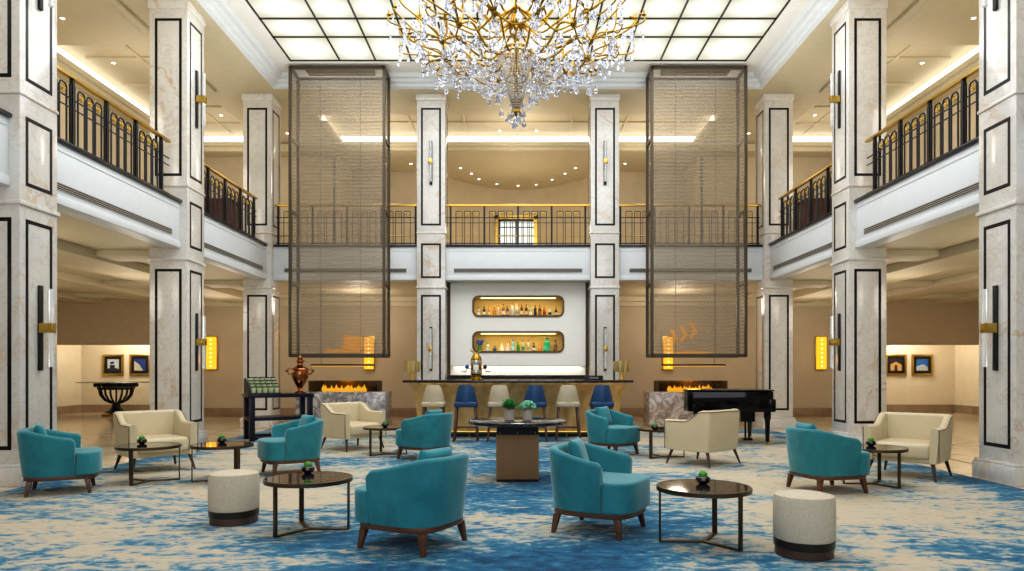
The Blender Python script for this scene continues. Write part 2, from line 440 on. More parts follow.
# upper ceiling
ZS, ZU = 7.33, 7.57
rg = MB()
for s in (-1, 1):
    rg.box(s*5.27, s*6.7, -4, 15.1, ZS, 7.75)
    rg.box(s*6.7, s*9.1, -4, 13.06, ZS, 7.75)
rg.box(-6.7, 6.7, 15.1, 16.6, ZS, 7.75)
for s in (-1, 1):
    rg.box(s*4.8, s*6.7, 16.6, 19.2, ZS, 7.75)
struct('ceiling_gallery', rg, 'ceil_tan', smooth=False)
cf = MB()                                            # coffers, higher up
for s in (-1, 1): cf.box(s*6.7, s*9.1, 13.06, 18.6, 7.5, 7.75)
cf.box(-4.8, 4.8, 16.6, 18.6, 7.5, 7.75)
struct('ceiling_coffer', cf, 'ceil_white' if False else 'ceil_tan', smooth=False)
rb = MB()
for s in (-1, 1):
    for y in (13.9, 15.2, 16.5, 17.6): rb.box(s*6.7, s*8.6, y, y+.05, 7.46, 7.5)
    rb.box(s*7.5, s*7.55, 13.06, 18.4, 7.465, 7.5)
    rb.box(s*6.7, s*6.85, 13.06, 18.4, 7.36, 7.5).box(s*6.55, s*6.7, -4, 15.2, 7.28, 7.33)
for x in (-4, -2.7, -1.35, 0, 1.35, 2.7, 4): rb.box(x-.025, x+.025, 16.6, 18.3, 7.465, 7.5)
rb.box(-4.8, 4.8, 17.5, 17.56, 7.46, 7.5).box(-4.8, 4.8, 16.6, 16.75, 7.38, 7.5)
struct('trim_%d' % tn, rb, 'ceil_tan', bevel=.005); tn += 1
lowc = MB().box(-5.0, 5.0, 18.62, 22.9, 7.1, 7.3)
for s in (-1, 1): lowc.box(s*5.0, s*9.1, 18.62, 19.3, 7.1, 7.3)
struct('ceiling_recess', lowc, 'ceil_tan', smooth=False)
# cove strips + cornice ledges
cv = MB(); cr = MB()
for s in (-1, 1):
    cv.box(s*8.80, s*8.83, 13.1, 18.4, 7.27, 7.46); cr.box(s*8.68, s*8.95, 13.06, 18.5, 7.17, 7.27).box(s*8.76, s*8.95, 13.06, 18.5, 6.98, 7.17)
    cv.box(s*6.75, s*8.8, 18.5, 18.53, 7.27, 7.46); cr.box(s*6.7, s*8.9, 18.38, 18.65, 7.17, 7.27).box(s*6.7, s*8.9, 18.46, 18.65, 7.05, 7.17)
    cv.box(s*4.72, s*4.75, 17.0, 18.45, 7.3, 7.46)
    cr.box(s*4.6, s*4.8, 16.9, 18.4, 7.2, 7.3)
cv.box(-4.7, 4.7, 18.5, 18.53, 7.27, 7.46); cr.box(-4.8, 4.8, 18.38, 18.65, 7.17, 7.27).box(-4.8, 4.8, 18.46, 18.65, 7.08, 7.17)
struct('trim_%d' % tn, cr, 'ceil_tan', bevel=.006); tn += 1
struct('trim_%d' % tn, cv, 'cove', smooth=False); tn += 1
# atrium ceiling and stepped cove moulding
struct('ceiling_atrium', MB().box(-5.3, 5.3, -4, 15.1, ZU, 7.75), 'ceil_white', smooth=False)
prof = [(5.27, 7.33), (5.20, 7.36), (5.20, 7.42), (5.13, 7.44), (5.10, 7.49), (5.03, 7.50), (4.99, 7.57)]
mo = MB()
def mring(i): 
    x, z = prof[i]; dy = 15.1 + (x-5.27)
    return [(-x, -4, z), (-x, dy, z), (x, dy, z), (x, -4, z)]
vs = [p for i in range(len(prof)) for p in mring(i)]; fs = []
for i in range(len(prof)-1):
    for j in range(3): fs.append((i*4+j, i*4+j+1, (i+1)*4+j+1, (i+1)*4+j))
mo.add(vs, fs)
struct('trim_%d' % tn, mo, 'fascia', smooth=False); tn += 1

# skylight: luminous panels in a black grid
sk = thing('skylight', 'large luminous ceiling of frosted panels in a thin black grid above the chandelier', 'skylight', (0, 0, ZU))
xs = [-4.61, -3.61] + [-2.89+.7225*i for i in range(9)] + [3.61, 4.61]
xs = [-4.61, -3.61, -2.885, -2.16, -1.44, -.72, 0, .72, 1.44, 2.16, 2.885, 3.61, 4.61]
ys = [14.19, 13.19, 12.50]
while ys[-1] > 5.5: ys.append(ys[-1]-.70)
ys.append(ys[-1]-1.0)
pm = {}
for i in range(len(xs)-1):
    for j in range(len(ys)-1):
        wx = xs[i+1]-xs[i]; wy = ys[j]-ys[j+1]; key = (round(wx, 2), round(wy, 2))
        c = ((xs[i]+xs[i+1])/2, (ys[j]+ys[j+1])/2, -.012)
        if j > 3 : continue
        if key not in pm:
            o = MB().box(-wx/2, wx/2, -wy/2, wy/2, -.006, .006).build('light_panel', 'panel', sk, smooth=False); pm[key] = o
        else:
            o = pm[key].copy(); COL.objects.link(o)
        o.location = c
for j in range(4, len(ys)-1):
    o = MB().box(-4.61, 4.61, ys[j+1], ys[j], -.018, -.006).build('light_panel', 'panel', sk, smooth=False)
g = MB()
for x in xs: g.box(x-.017, x+.017, ys[-1], ys[0], -.035, 0)
for y in ys: g.box(-4.63, 4.63, y-.02, y+.02, -.035, 0)
g.build('grid_frame', 'black', sk, smooth=False)

# ------------------------------------------------------------------ columns
def inlay(mb, z0, z1, hw=.22, t=.043, d=.312):
    # frame of black strips on the -Y face
    mb.box(-hw, -hw+t, -d, -.30, z0, z1).box(hw-t, hw, -d, -.30, z0, z1).box(-hw+t, hw-t, -d, -.30, z0, z0+t).box(-hw+t, hw-t, -d, -.30, z1-t, z1)
def make_column():
    r = thing('marble_column', '', 'column')
    MB().box(-.36, .36, -.36, .36, 0, .20).box(-.345, .345, -.345, .345, .20, .235).build('base', 'marble', r, bevel=.008)
    MB().box(-.31, .31, -.31, .31, .235, 7.33).build('shaft', 'marble', r, bevel=.006)
    MB().box(-.335, .335, -.335, .335, 3.06, 3.11).build('lower_band', 'marble', r, bevel=.012)
    MB().box(-.325, .325, -.325, .325, 4.26, 4.30).build('upper_band', 'marble', r, bevel=.01)
    MB().box(-.33, .33, -.33, .33, 7.18, 7.33).build('capital', 'marble', r, bevel=.012)
    for k in range(4):
        a = k*pi/2; mats = ((.39, 2.92), (4.44, 7.02)) + (((3.285, 4.05),) if k == 0 else ())
        for z0, z1 in mats:
            m = MB(); inlay(m, z0, z1); m.build('inlay_frame', 'inlay', r, smooth=False).rotation_euler = (0, 0, a)
    return r
pc = Proto(make_column)
G = 'marble columns around the hall'
cols = [(-1, 1, 'nearest left'), (-1, 2, 'middle left'), (-1, 3, 'back left corner'), (1, 1, 'nearest right'), (1, 2, 'middle right'), (1, 3, 'back right corner')]
lab = {(-1, 1): 'big marble column cut off by the left edge, behind the leftmost teal armchair',
       (-1, 2): 'left marble column behind the beige armchair and the two small round tables',
       (-1, 3): 'far left corner marble column behind the dark console with green tins',
       (1, 1): 'big marble column cut off by the right edge of the hall',
       (1, 2): 'right marble column between the rightmost beige armchair and the piano',
       (1, 3): 'far right corner marble column directly behind the grand piano'}
for s, i, _ in cols:
    y = {1: 7.6, 2: 11.45, 3: 15.35}[i] + .31
    rz = (pi/2 if s < 0 else -pi/2) if i < 3 else pi
    pc.get(lab[(s, i)], (s*5.72, y, 0), rz, G)
for s in (-1, 1):
    pc.get('marble column flanking the back bar on its ' + ('left, behind the left brass lamp' if s < 0 else 'right, behind the right brass lamp'), (s*1.908, 15.66, 0), 0, G)

# crystal tube sconces on the columns (wall plane at local y=0, facing -Y)
def make_sconce():
    r = thing('wall_sconce', '', 'wall lamp')
    MB().box(-.03, .03, -.03, 0, -.48, .48).build('backplate', 'black', r, bevel=.004)
    MB().lathe([(.028, -.44), (.03, -.43), (.03, -.06), (.028, -.05)], (0, -.13, 0), 14).build('crystal_tube', 'tube', r)
    MB().lathe([(.028, .05), (.03, .06), (.03, .43), (.028, .44)], (0, -.13, 0), 14).build('crystal_tube', 'tube', r)
    MB().box(-.04, .04, -.17, -.02, -.055, .055).build('clamp', 'brass', r, bevel=.006)
    return r
ps = Proto(make_sconce)
sl = {}
for s, i, d in cols:
    if i == 3: continue
    y = {1: 7.6, 2: 11.45}[i] + .31
    for z, up in ((1.735, 'lower'), (5.81, 'upper')):
        side = 'left' if s < 0 else 'right'
        ps.get(f"{up} crystal tube sconce with black bar on the {'near' if i == 1 else 'middle'} {side} marble column", (s*5.41, y, z), pi/2 if s < 0 else -pi/2, 'crystal tube column sconces')
for s in (-1, 1):
    for z, up in ((1.735, 'lower'), (5.81, 'upper')):
        ps.get(f"{up} crystal tube sconce on the marble column {'left' if s < 0 else 'right'} of the back bar", (s*1.908, 15.35, z), 0, 'crystal tube column sconces')

# ------------------------------------------------------------------ railings
def post_mb(): return MB().box(-.022, .022, -.022, .022, 0, .88).box(-.05, -.028, -.012, .012, 0, .80).box(.028, .05, -.012, .012, 0, .80)
def baluster_mb():
    m = MB(); r = .012
    pts = [(-.07, 0, .0), (-.07, 0, .72), (-.06, 0, .755), (-.035, 0, .775), (.035, 0, .775), (.06, 0, .755), (.07, 0, .72), (.07, 0, 0)]
    return m.tube(pts, r, 6)
def ring_mb():
    m = MB(); m.tube([(.04*cos(a*pi/6), 0, .70+.04*sin(a*pi/6)) for a in range(12)], .010, 6, True)
    return m.ball((0, 0, .70), .02, 8)
PM = {}
def post_thin(): return MB().box(-.02, .02, -.02, .02, 0, .88)
def baluster_sq():
    return MB().tube([(-.07, 0, 0), (-.07, 0, .755), (-.065, 0, .765), (.065, 0, .765), (.07, 0, .755), (.07, 0, 0)], .008, 5).box(-.07, .07, -.006, .006, .624, .636)
def railing(label, p0, p1, posts, back=False, group='wrought iron gallery railings'):
    p0 = Vector(p0); p1 = Vector(p1); d = p1-p0; L = d.length
    r = thing('balcony_railing', label, 'railing', p0, math.atan2(d.y, d.x), group)
    MB().box(0, L, -.035, .035, .875, .905).tube([(0, 0, .90), (L, 0, .90)], .028, 8).build('handrail', 'brass', r)
    MB().box(0, L, -.012, .012, .04, .06).box(0, L, -.008, .008, .615, .63).box(0, L, -.008, .008, .5, .512).build('crossbar', 'iron', r)
    if back: MB().tube([(0, .03, .22), (L, .03, .22)], .010, 6).build('foot_rail', 'brass', r)
    def put(nm, mk, mat, x, par):
        ky = nm + str(back and nm != 'rosette')
        if ky not in PM: PM[ky] = mk().build(nm, mat, par); o = PM[ky]
        else:
            o = PM[ky].copy(); COL.objects.link(o); o.parent = par
        o.location = (x, 0, 0); return o
    for x in posts: put('post', post_thin if back else post_mb, 'iron', x, r)
    sp = posts[1]-posts[0]; ex = [posts[0]-sp] + list(posts)
    for x in ex:
        for k in (.25, .5, .75):
            q = x + sp*k
            if .03 < q < (L-.03 if back else posts[-1]):
                b = put('baluster', baluster_sq if back else baluster_mb, 'iron', q, r)
                put('rosette', ring_mb, 'brass', 0, b)
for s in (-1, 1):
    sd = 'left' if s < 0 else 'right'
    railing(f'nearer {sd} side balcony railing with brass handrail, between the near and middle columns', (s*5.61, 8.22, 4.045), (s*5.61, 11.25, 4.045), (.59, 1.32, 2.05, 2.78))
    railing(f'farther {sd} side balcony railing with brass handrail, beyond the middle column', (s*5.61, 12.08, 4.045), (s*5.61, 15.0, 4.045), (.59, 1.325, 2.06, 2.79))
    x0, x1 = sorted((s*5.40, s*2.22))
    ps_ = [.06+.765*i for i in range(5)]
    railing(f'back balcony railing seen through the {sd} hanging mesh screen', (x0, 15.6, 4.045), (x1, 15.6, 4.045), ps_, True)
railing('back balcony railing in the middle, above the bottle niches', (-1.6, 15.6, 4.045), (1.6, 15.6, 4.045), [.1+.75*i for i in range(5)], True)

# air grilles in the fascias
def grille(label, loc, rz, L):
    r = thing('air_grille', label, 'vent', loc, rz, 'linear air grilles on the gallery fascia')
    m = MB(); m.box(-L/2, L/2, -.006, .02, -.045, .045).build('backing', 'black', r)
    m = MB()
    for k in range(4): m.box(-L/2, L/2, -.014, -.004, -.042+.026*k-.003, -.042+.026*k+.005)
    m.build('slat', 'concrete', r)
for s in (-1, 1):
    sd = 'left' if s < 0 else 'right'
    grille(f'long dark air grille on the nearer {sd} balcony fascia', (s*5.53, 9.75, 3.475), pi/2 if s < 0 else -pi/2, 2.85)
    grille(f'long dark air grille on the farther {sd} balcony fascia', (s*5.53, 13.7, 3.475), pi/2 if s < 0 else -pi/2, 2.9)
    grille(f'dark air grille on the back fascia behind the {sd} mesh screen', (s*3.82, 15.5, 3.475), 0, 2.7)
grille('dark air grille on the back fascia above the bottle niches', (0, 15.5, 3.475), 0, 2.84)

# ------------------------------------------------------------------ downlights
def make_down():
    r = thing('downlight', '', 'ceiling light')
    MB().lathe([(.034, -.004), (.034, 0)], n=14).build('lens', 'down', r)
    MB().lathe([(.034, -.006), (.05, -.006), (.05, 0), (.034, 0)], n=14, cap=False).build('trim_ring', 'white', r)
    return r
pdn = Proto(make_down)
for s in (-1, 1):
    sd = 'left' if s < 0 else 'right'
    for x, y, z, w in ((7.85, 12.06, 7.33, 'nearest on the'), (8.2, 14.2, 7.5, 'above the nearer railing,'), (7.25, 17.1, 7.5, 'at the far end,'), (5.9, 17.9, 7.33, 'beside the mesh screen,')):
        pdn.get(f'small downlight in the gallery ceiling, {w} {sd} side', (s*x, y, z), 0, 'gallery downlights')
    pdn.get(f'small downlight in the back coffer just {sd} of the chandelier tip', (s*.48, 18.2, 7.5), 0, 'gallery downlights')
    pdn.get(f'small downlight in the back gallery just outside the {sd} bar column', (s*3.02, 19.75, 7.1), 0, 'gallery downlights')
    pdn.get(f'small downlight in the back gallery seen through the {sd} mesh screen', (s*3.75, 19.75, 7.1), 0, 'gallery downlights')
ov = [(-57.5, 168), (-46.5, 173.5), (-39, 179), (-21, 184), (0, 185.5), (18, 184.5), (34, 179.5), (47, 173.5), (57.5, 168)]
ol = ['leftmost', 'second from the left', 'third from the left', 'fourth from the left', 'middle', 'fourth from the right', 'third from the right', 'second from the right', 'rightmost']
for (ox, oy), w in zip(ov, ol):
    d = 5.85*700/(371-oy)
    pdn.get(f'{w} spotlight of the curved row of nine in the back gallery ceiling', (ox*d/700, d, 7.1), 0, 'curved row of spotlights')

# ------------------------------------------------------------------ back bar
def rrect(cx, cz, w, h, r, n=6):
    p = []
    for sx, sz, a0 in ((1, 1, 0), (-1, 1, 90), (-1, -1, 180), (1, -1, 270)):
        for i in range(n+1):
            a = R(a0+90*i/n); p.append((cx+sx*(w/2-r)+r*cos(a), cz+sz*(h/2-r)+r*sin(a)))
    return p
BY = 15.9
bb = thing('back_bar', 'white back bar wall with two glowing bottle niches below the middle balcony', 'bar wall', (0, BY, 0))
niches = [(.005, 2.72), (.005, 1.91)]
NW, NH, NR = 2.06, .46, .13
me = bpy.data.meshes.new('panel'); bm = bmesh.new(); edges = []
loops = [[(-1.535, 1.37), (1.535, 1.37), (1.535, 3.26), (-1.535, 3.26)]] + [rrect(cx, cz, NW, NH, NR) for cx, cz in niches]
for lp in loops:
    vv = [bm.verts.new((x, 0, z)) for x, z in lp]
    for i in range(len(vv)): edges.append(bm.edges.new((vv[i], vv[(i+1) % len(vv)])))
bmesh.ops.triangle_fill(bm, edges=edges, use_beauty=True, normal=(0, -1, 0))
for k in (0,):   # returns at the sides and underside
    q = [bm.verts.new(p) for p in ((-1.535, .0, 1.37), (1.535, 0, 1.37), (1.535, .1, 1.37), (-1.535, .1, 1.37))]; bm.faces.new(q)
    for x in (-1.535, 1.535):
        q = [bm.verts.new(p) for p in ((x, 0, 1.37), (x, 0, 3.26), (x, .5, 3.26), (x, .5, 1.37))]; bm.faces.new(q)
bm.to_mesh(me); bm.free(); me.materials.append(MT['backbar'])
po = bpy.data.objects.new('panel', me); COL.objects.link(po); po.parent = bb
for (cx, cz) in niches:
    o1 = rrect(cx, cz, NW+.03, NH+.03, NR+.015); i1 = rrect(cx, cz, NW-.05, NH-.05, NR-.025)
    m = MB(); n = len(o1); vs = [(x, -.02, z) for x, z in o1] + [(x, -.02, z) for x, z in i1] + [(x, .02, z) for x, z in o1] + [(x, .02, z) for x, z in i1]
    fs = []
    for j in range(n):
        q = (j+1) % n; fs += [(j, q, n+q, n+j), (n+j, n+q, 3*n+q, 3*n+j), (j, 2*n+j, 2*n+q, q)]
    m.add(vs, fs).build('niche_frame', 'nichefr', bb)
    lp = rrect(cx, cz, NW-.04, NH-.04, NR-.02); m = MB(); n = len(lp)
    m.add([(x, 0, z) for x, z in lp] + [(x, .3, z) for x, z in lp], [(j, (j+1) % n, n+(j+1) % n, n+j) for j in range(n)] + [tuple(range(n, 2*n))])
    m.build('niche_lining', 'niche', bb, angle=20)
    MB().box(cx-.85, cx+.85, .02, .05, cz+NH/2-.055, cz+NH/2-.03).build('light_strip', 'nled', bb, smooth=False)
MB().box(-1.535, 1.535, .1, .5, 1.1, 3.2).build('backing', 'backbar', bb, smooth=False) if False else None
MB().box(-1.55, 1.55, .42, .5, 1.0, 3.26).box(-1.55, 1.55, .08, .1, 1.0, 1.5).build('backing', 'backbar', bb, smooth=False)
MB().box(-1.5, 1.5, .03, .07, 1.40, 1.43).build('under_light', 'nled', bb, smooth=False)
MB().box(-1.6, -1.54, .05, .4, 0, 3.26).box(1.54, 1.6, .05, .4, 0, 3.26).build('side_return', 'nichefr', bb, smooth=False)

ct = thing('back_counter', 'black marble back counter under the bottle niches', 'counter', (0, 15.55, 0))
MB().box(-1.52, 1.52, -.35, .40, 1.11, 1.16).build('worktop', 'blk_marble', ct, bevel=.006)
MB().box(-1.48, 1.48, -.31, .38, 0, 1.11).build('cabinet', 'nichefr', ct, bevel=.006)

# bottles
def bottle(label, x, z0, h, w, glass_c, liquid=None, cap='#1a1a1a', lab=None, neck=.35, y=BY+.14, cat='bottle', name='bottle', shape='round'):
    r = thing(name, label, cat, (x, y, z0), 0, 'bottles in the back bar niches')
    rr = w/2; nk = rr*neck; hb = h*.62
    c = lin(glass_c)
    t = NT('bottle_glass'); t.pbr(t.ramp(t.noise(t.coords(), 5, 2), [(.3, c), (.7, tuple(min(1, q*1.15) for q in c[:3])+(1,))]), .1, coat=.4)
    if shape == 'round':
        pr = [(rr*.9, 0), (rr, .01), (rr, hb), (rr*.8, hb+.03*h/.3), (nk, hb+.16*h), (nk, h*.93)]
    elif shape == 'squat':
        pr = [(rr*.6, 0), (rr, h*.25), (rr, h*.45), (rr*.7, h*.65), (nk, h*.75), (nk, h*.93)]
    else:
        pr = [(rr, 0), (rr*.95, h*.2), (rr*.55, h*.6), (nk, h*.8), (nk, h*.93)]
    MB().lathe(pr, n=14).build('body', t.m, r)
    tc = NT('bottle_cap'); tc.pbr(tc.ramp(tc.noise(tc.coords(), 5, 1), [(.3, lin(cap)), (.7, lin(cap))]), .35)
    MB().lathe([(nk*1.2, h*.9), (nk*1.2, h)], n=12).build('cap', tc.m, r)
    if lab:
        tl = NT('bottle_label'); tl.pbr(tl.ramp(tl.noise(tl.coords(), 9, 1), [(.3, lin(lab)), (.7, lin(lab))]), .6)
        k = rr*1.015
        n = 12; vs = []; 
        for zz in (h*.12, h*.42): vs += [(k*cos(pi+pi*j/n), k*sin(pi+pi*j/n), zz) for j in range(n+1)]
        MB().add(vs, [(j, j+1, n+2+j, n+1+j) for j in range(n)]).build('paper_label', tl.m, r)
    return r
def nx(px): return (460+px/7.136-518)*16.04/700
zt = 2.72-NH/2+.02
top = [(133, 145, '#b9b79a', '#777777', '#e8e4d8', 'clear bottle with grey cap'), (172, 138, '#23381f', '#151515', '#e4e0d2', 'dark green bottle with pale label'),
 (208, 138, '#c08a3a', '#b8231c', '#e0cfa0', 'amber bottle with red cap'), (245, 143, '#c08022', '#8a5a20', None, 'plain amber bottle'),
 (277, 130, '#d7b79c', '#b0503c', None, 'pinkish clear bottle'), (309, 122, '#8a5a1c', '#1c1814', '#ece6d2', 'amber bottle with long dark neck'),
 (340, 133, '#6c4a3a', '#9a8a7a', '#c9a98a', 'brown bottle with tan label'), (373, 117, '#c9cdd6', '#222c4c', '#b9bccb', 'tall clear bottle with navy cap'),
 (405, 117, '#cfd0c4', '#d9a090', '#8f9a98', 'tall clear bottle with pink cap'), (440, 122, '#4a1f18', '#c23a2a', '#e9d9b0', 'dark red bottle with red cap'),
 (472, 125, '#3a261c', '#2a1a14', '#e2c39a', 'dark brown bottle with cream label'), (503, 135, '#aab09c', '#2c4a2c', '#dfe4da', 'clear bottle with white label and green cap'),
 (537, 128, '#171a3c', '#2c3c26', None, 'navy blue bottle'), (570, 130, '#5c2f1c', '#6a1c1c', '#8a6a4a', 'reddish brown slim bottle'),
 (602, 140, '#b06a20', '#a8281c', '#7a2a1c', 'amber bottle with dark red label'), (642, 145, '#d7d2c4', '#c2b79a', '#1c1f2c', 'clear bottle with black label'),
 (684, 148, '#24301c', '#1a1a1a', '#d0cba8', 'dark olive bottle at the right end')]
for px, ty, c, cap, lb, nm in top:
    bottle(f'{nm} in the upper lit niche', nx(px), zt, (206-ty)/7.136*16.04/700*1.02, .068, c, cap=cap, lab=lb)
zt2 = 1.91-NH/2+.02
low = [(248, 425, '#1f4a52', '#16302f', None, 'squat dark teal bottle', 'squat', .10), (298, 412, '#d9d6c4', '#e8e4d2', '#f2efe2', 'round white bottle', 'squat', .10),
 (340, 400, '#c9c2c4', '#b06a70', '#e2dcd8', 'pear shaped pale bottle', 'cone', .10), (378, 383, '#6fb4c4', '#2c2c2c', '#a8d4de', 'pale blue square shouldered bottle', 'round', .07),
 (415, 400, '#1c8a3c', '#1c6a30', None, 'bright green bottle', 'round', .075), (450, 388, '#a9b8a0', '#1a1a1a', '#4a7a4c', 'clear bottle with green label and black cap', 'round', .065),
 (488, 388, '#c4c4b4', '#1a1a1a', '#8aa07c', 'clear bottle with black cap', 'round', .065), (527, 406, '#17150f', '#1a1a1a', '#e2dcc4', 'squat black bottle with white label', 'squat', .085),
 (568, 418, '#d08a3a', '#c07a2a', None, 'low orange jar', 'squat', .09), (620, 370, '#1ca06a', '#2c6a3c', '#4cc49a', 'large emerald green flagon', 'round', .15),
 (680, 385, '#6a4630', '#4a2c1c', '#8a5a40', 'brown stoneware bottle at the right end', 'squat', .10),
 (198, 405, '#b9c2a4', '#5a8a4a', '#cfd4b8', 'clear glass jar with green lid', 'round', .085)]
for px, ty, c, cap, lb, nm, sh, w in low:
    bottle(f'{nm} in the lower lit niche', nx(px), zt2, (466-ty)/7.136*16.04/700*1.02, w, c, cap=cap, lab=lb, shape=sh)
fl = thing('flower_vase', 'small green vase with deep blue flowers at left of the lower niche', 'vase', (nx(140), BY+.14, zt2))
MB().lathe([(.03, 0), (.045, .05), (.035, .12), (.045, .14)], n=12).build('vase', 'leaf', fl)
m = MB()
for i in range(16):
    a = random.random()*6.28; rr = .07*math.sqrt(random.random()); m.ball((rr*cos(a), rr*sin(a), .20+random.uniform(-.03, .05)), .03, 6)
m.build('blossom', 'blueknob', fl)

# front bar
bar = thing('bar_counter', 'long bar with flared hammered brass front and black marble top', 'bar', (0, 13.3, 0))
MB().box(-2.13, 2.13, -.40, .45, 1.035, 1.08).build('bar_top', 'blk_marble', bar, bevel=.008)
prof = [(.005, 1.90, -.02), (.1, 1.90, -.02), (.4, 1.91, -.05), (.65, 1.93, -.10), (.85, 1.96, -.18), (.97, 2.0, -.28), (1.035, 2.04, -.34)]
MB().rings([[(-w, d, z), (w, d, z), (w, .40, z), (-w, .40, z)] for z, w, d in prof]).build('bar_front', 'hammered', bar, angle=50)
MB().box(-1.86, 1.86, -.06, .3, .005, .1).build('plinth', 'black', bar)
m = MB().tube([(-1.9, -.33, .12), (1.9, -.33, .12)], .022, 10)
for x in (-1.8, -.9, 0, .9, 1.8): m.tube([(x, -.33, .12), (x, -.33, .005)], .012, 8).tube([(x, -.33, .12), (x, -.04, .14)], .012, 8)
m.build('foot_rail', 'brass', bar)

# bar stools
def make_stool(mat):
    def mk():
        r = thing('bar_stool', '', 'bar stool')
        leg = [((-.16, .14), (-.21, .19)), ((.16, .14), (.21, .19)), ((-.16, -.13), (-.21, -.19)), ((.16, -.13), (.21, -.19))]
        for (a, b), (c, d) in leg: MB().taper((c, d, 0), (a, b, .62), .028, .04).build('leg', 'walnut', r, bevel=.004)
        MB().box(-.19, .19, -.17, -.15, .24, .27).box(-.19, .19, .15, .17, .22, .25).box(-.19, -.17, -.17, .17, .33, .36).box(.17, .19, -.17, .17, .33, .36).build('stretcher', 'walnut', r, bevel=.003)
        MB().prism([(-.2, -.2), (.2, -.2), (.215, .0), (.19, .2), (-.19, .2), (-.215, 0)], .61, .70).build('seat', mat, r, bevel=.025, seg=3)
        # wrap-around tapering back
        m = MB(); rg = []
        for i in range(13):
            t = i/12; a = R(-115 + 230*t)
            k = abs(2*t-1)
            lx, ly = sin(a), -cos(a)
            zt = 1.0 - .0*k if k < .62 else 1.0 - .30*((k-.62)/.38)
            zb = .62
            def pt(rad, z):
                f = 1 - .36*(z-.62)/.38
                return (lx*rad*f*1.0, ly*rad*f*.92 - .06*(z-.62)/.38, z)
            zm = (zb+zt)/2
            rg.append([pt(.215, zb), pt(.22, zm), pt(.212, zt-.012), pt(.20, zt), pt(.185, zt-.012), pt(.185, zm), pt(.185, zb)])
        m.rings(rg).build('backrest', mat, r, angle=60)
        return r
    return mk
pblue, pcream = Proto(make_stool('stool_blue')), Proto(make_stool('stool_cream'))
ws = ['first', 'second', 'third', 'fourth', 'fifth', 'sixth']
for i, px in enumerate((433.6, 466, 499.5, 535, 568, 601.8)):
    p = pcream if i % 2 == 0 else pblue
    nm = 'taupe' if i % 2 == 0 else 'navy blue'
    ex = {0: 'at the left end of the bar', 1: 'second from the left, below the beer tower', 2: 'third from the left at the bar', 3: 'fourth from the left at the bar', 4: 'fifth from the left at the bar', 5: 'at the right end of the bar, behind a teal armchair'}[i]
    p.get(f'{nm} leather bar stool {ex}', ((px-518)*12.42/700, 12.45, .004), 0, 'bar stools along the brass bar')

# brass lamps on the bar
def make_lamp():
    r = thing('table_lamp', '', 'lamp')
    MB().lathe([(.075, 0), (.075, .012), (.03, .02), (.022, .05), (.022, .17), (.04, .18)], n=20).build('base', 'brass', r)
    n = 28; rg = []
    for rad, z in ((.135, .155), (.145, .20), (.155, .30), (.16, .355)):
        rg.append([((rad+(.006 if j % 2 else -.004))*cos(2*pi*j/n), (rad+(.006 if j % 2 else -.004))*sin(2*pi*j/n), z) for j in range(n)])
    MB().rings(rg, cap=False).build('shade', 'pale_brass', r, angle=10)
    MB().ball((0, 0, .26), .03, 10).build('bulb', 'nled', r)
    return r
pl = Proto(make_lamp)
pl.get('brass table lamp with fluted drum shade on the left end of the bar', ((412.3-518)*13.2/700, 13.2, 1.08))
pl.get('brass table lamp with fluted drum shade on the right end of the bar', ((621.6-518)*13.2/700, 13.2, 1.08))
# beer tower
bt = thing('beer_tower', 'gilded beer tower with two taps and an antler finial on the bar', 'beer tap', ((476.3-518)*13.2/700, 13.2, 1.08))
MB().lathe([(.13, 0), (.13, .02), (.09, .035), (.085, .06), (.10, .10), (.105, .18), (.10, .30), (.105, .38), (.085, .44), (.06, .47), (.05, .49)], n=22).build('vessel', 'gold', bt)
MB().lathe([(.107, .30), (.109, .31), (.109, .36), (.107, .37)], n=22, cap=False).build('band', 'silver', bt)
MB().lathe([(.107, .12), (.109, .13), (.109, .17), (.107, .18)], n=22, cap=False).build('band', 'silver', bt)
m = MB().box(-.05, .05, -.112, -.105, .19, .29); m.build('badge', 'white', bt)
for s in (-1, 1):
    m = MB().tube([(s*.09, -.02, .22), (s*.16, -.05, .22), (s*.19, -.06, .20), (s*.19, -.06, .14)], .014, 8); t_ = m.build('tap', 'silver', bt)
    MB().ball((s*.17, -.06, .25), .04, 10).box(s*.165, s*.175, -.065, -.055, .2, .3).build('tap_handle', 'blueknob' if s < 0 else 'black', t_)
    MB().tube([(s*.19, -.06, .16), (s*.27, -.08, .155)], .009, 6).build('lever', 'black', t_)
    MB().tube([(s*.02, 0, .48), (s*.06, 0, .53), (s*.10, 0, .55), (s*.12, 0, .59)], [.018, .016, .012, .004], 8).build('antler', 'gold', bt)
sg = thing('counter_sign', 'small black sign block with white lettering at the right of the bar top', 'sign', ((594-518)*13.25/700, 13.25, 1.08))
MB().box(-.17, .17, -.03, .03, 0, .085).build('block', 'black', sg, bevel=.004)
m = MB()
x = -.085
for i in range(9):
    wd = .014; 
    m.box(x, x+.004, -.032, -.030, .030, .052).box(x, x+wd, -.032, -.030, .048, .052)
    if i % 2: m.box(x+.010, x+wd, -.032, -.030, .030, .052)
    else: m.box(x, x+wd, -.032, -.030, .030, .034)
    x += .0195
m.build('lettering', 'white', sg, smooth=False)

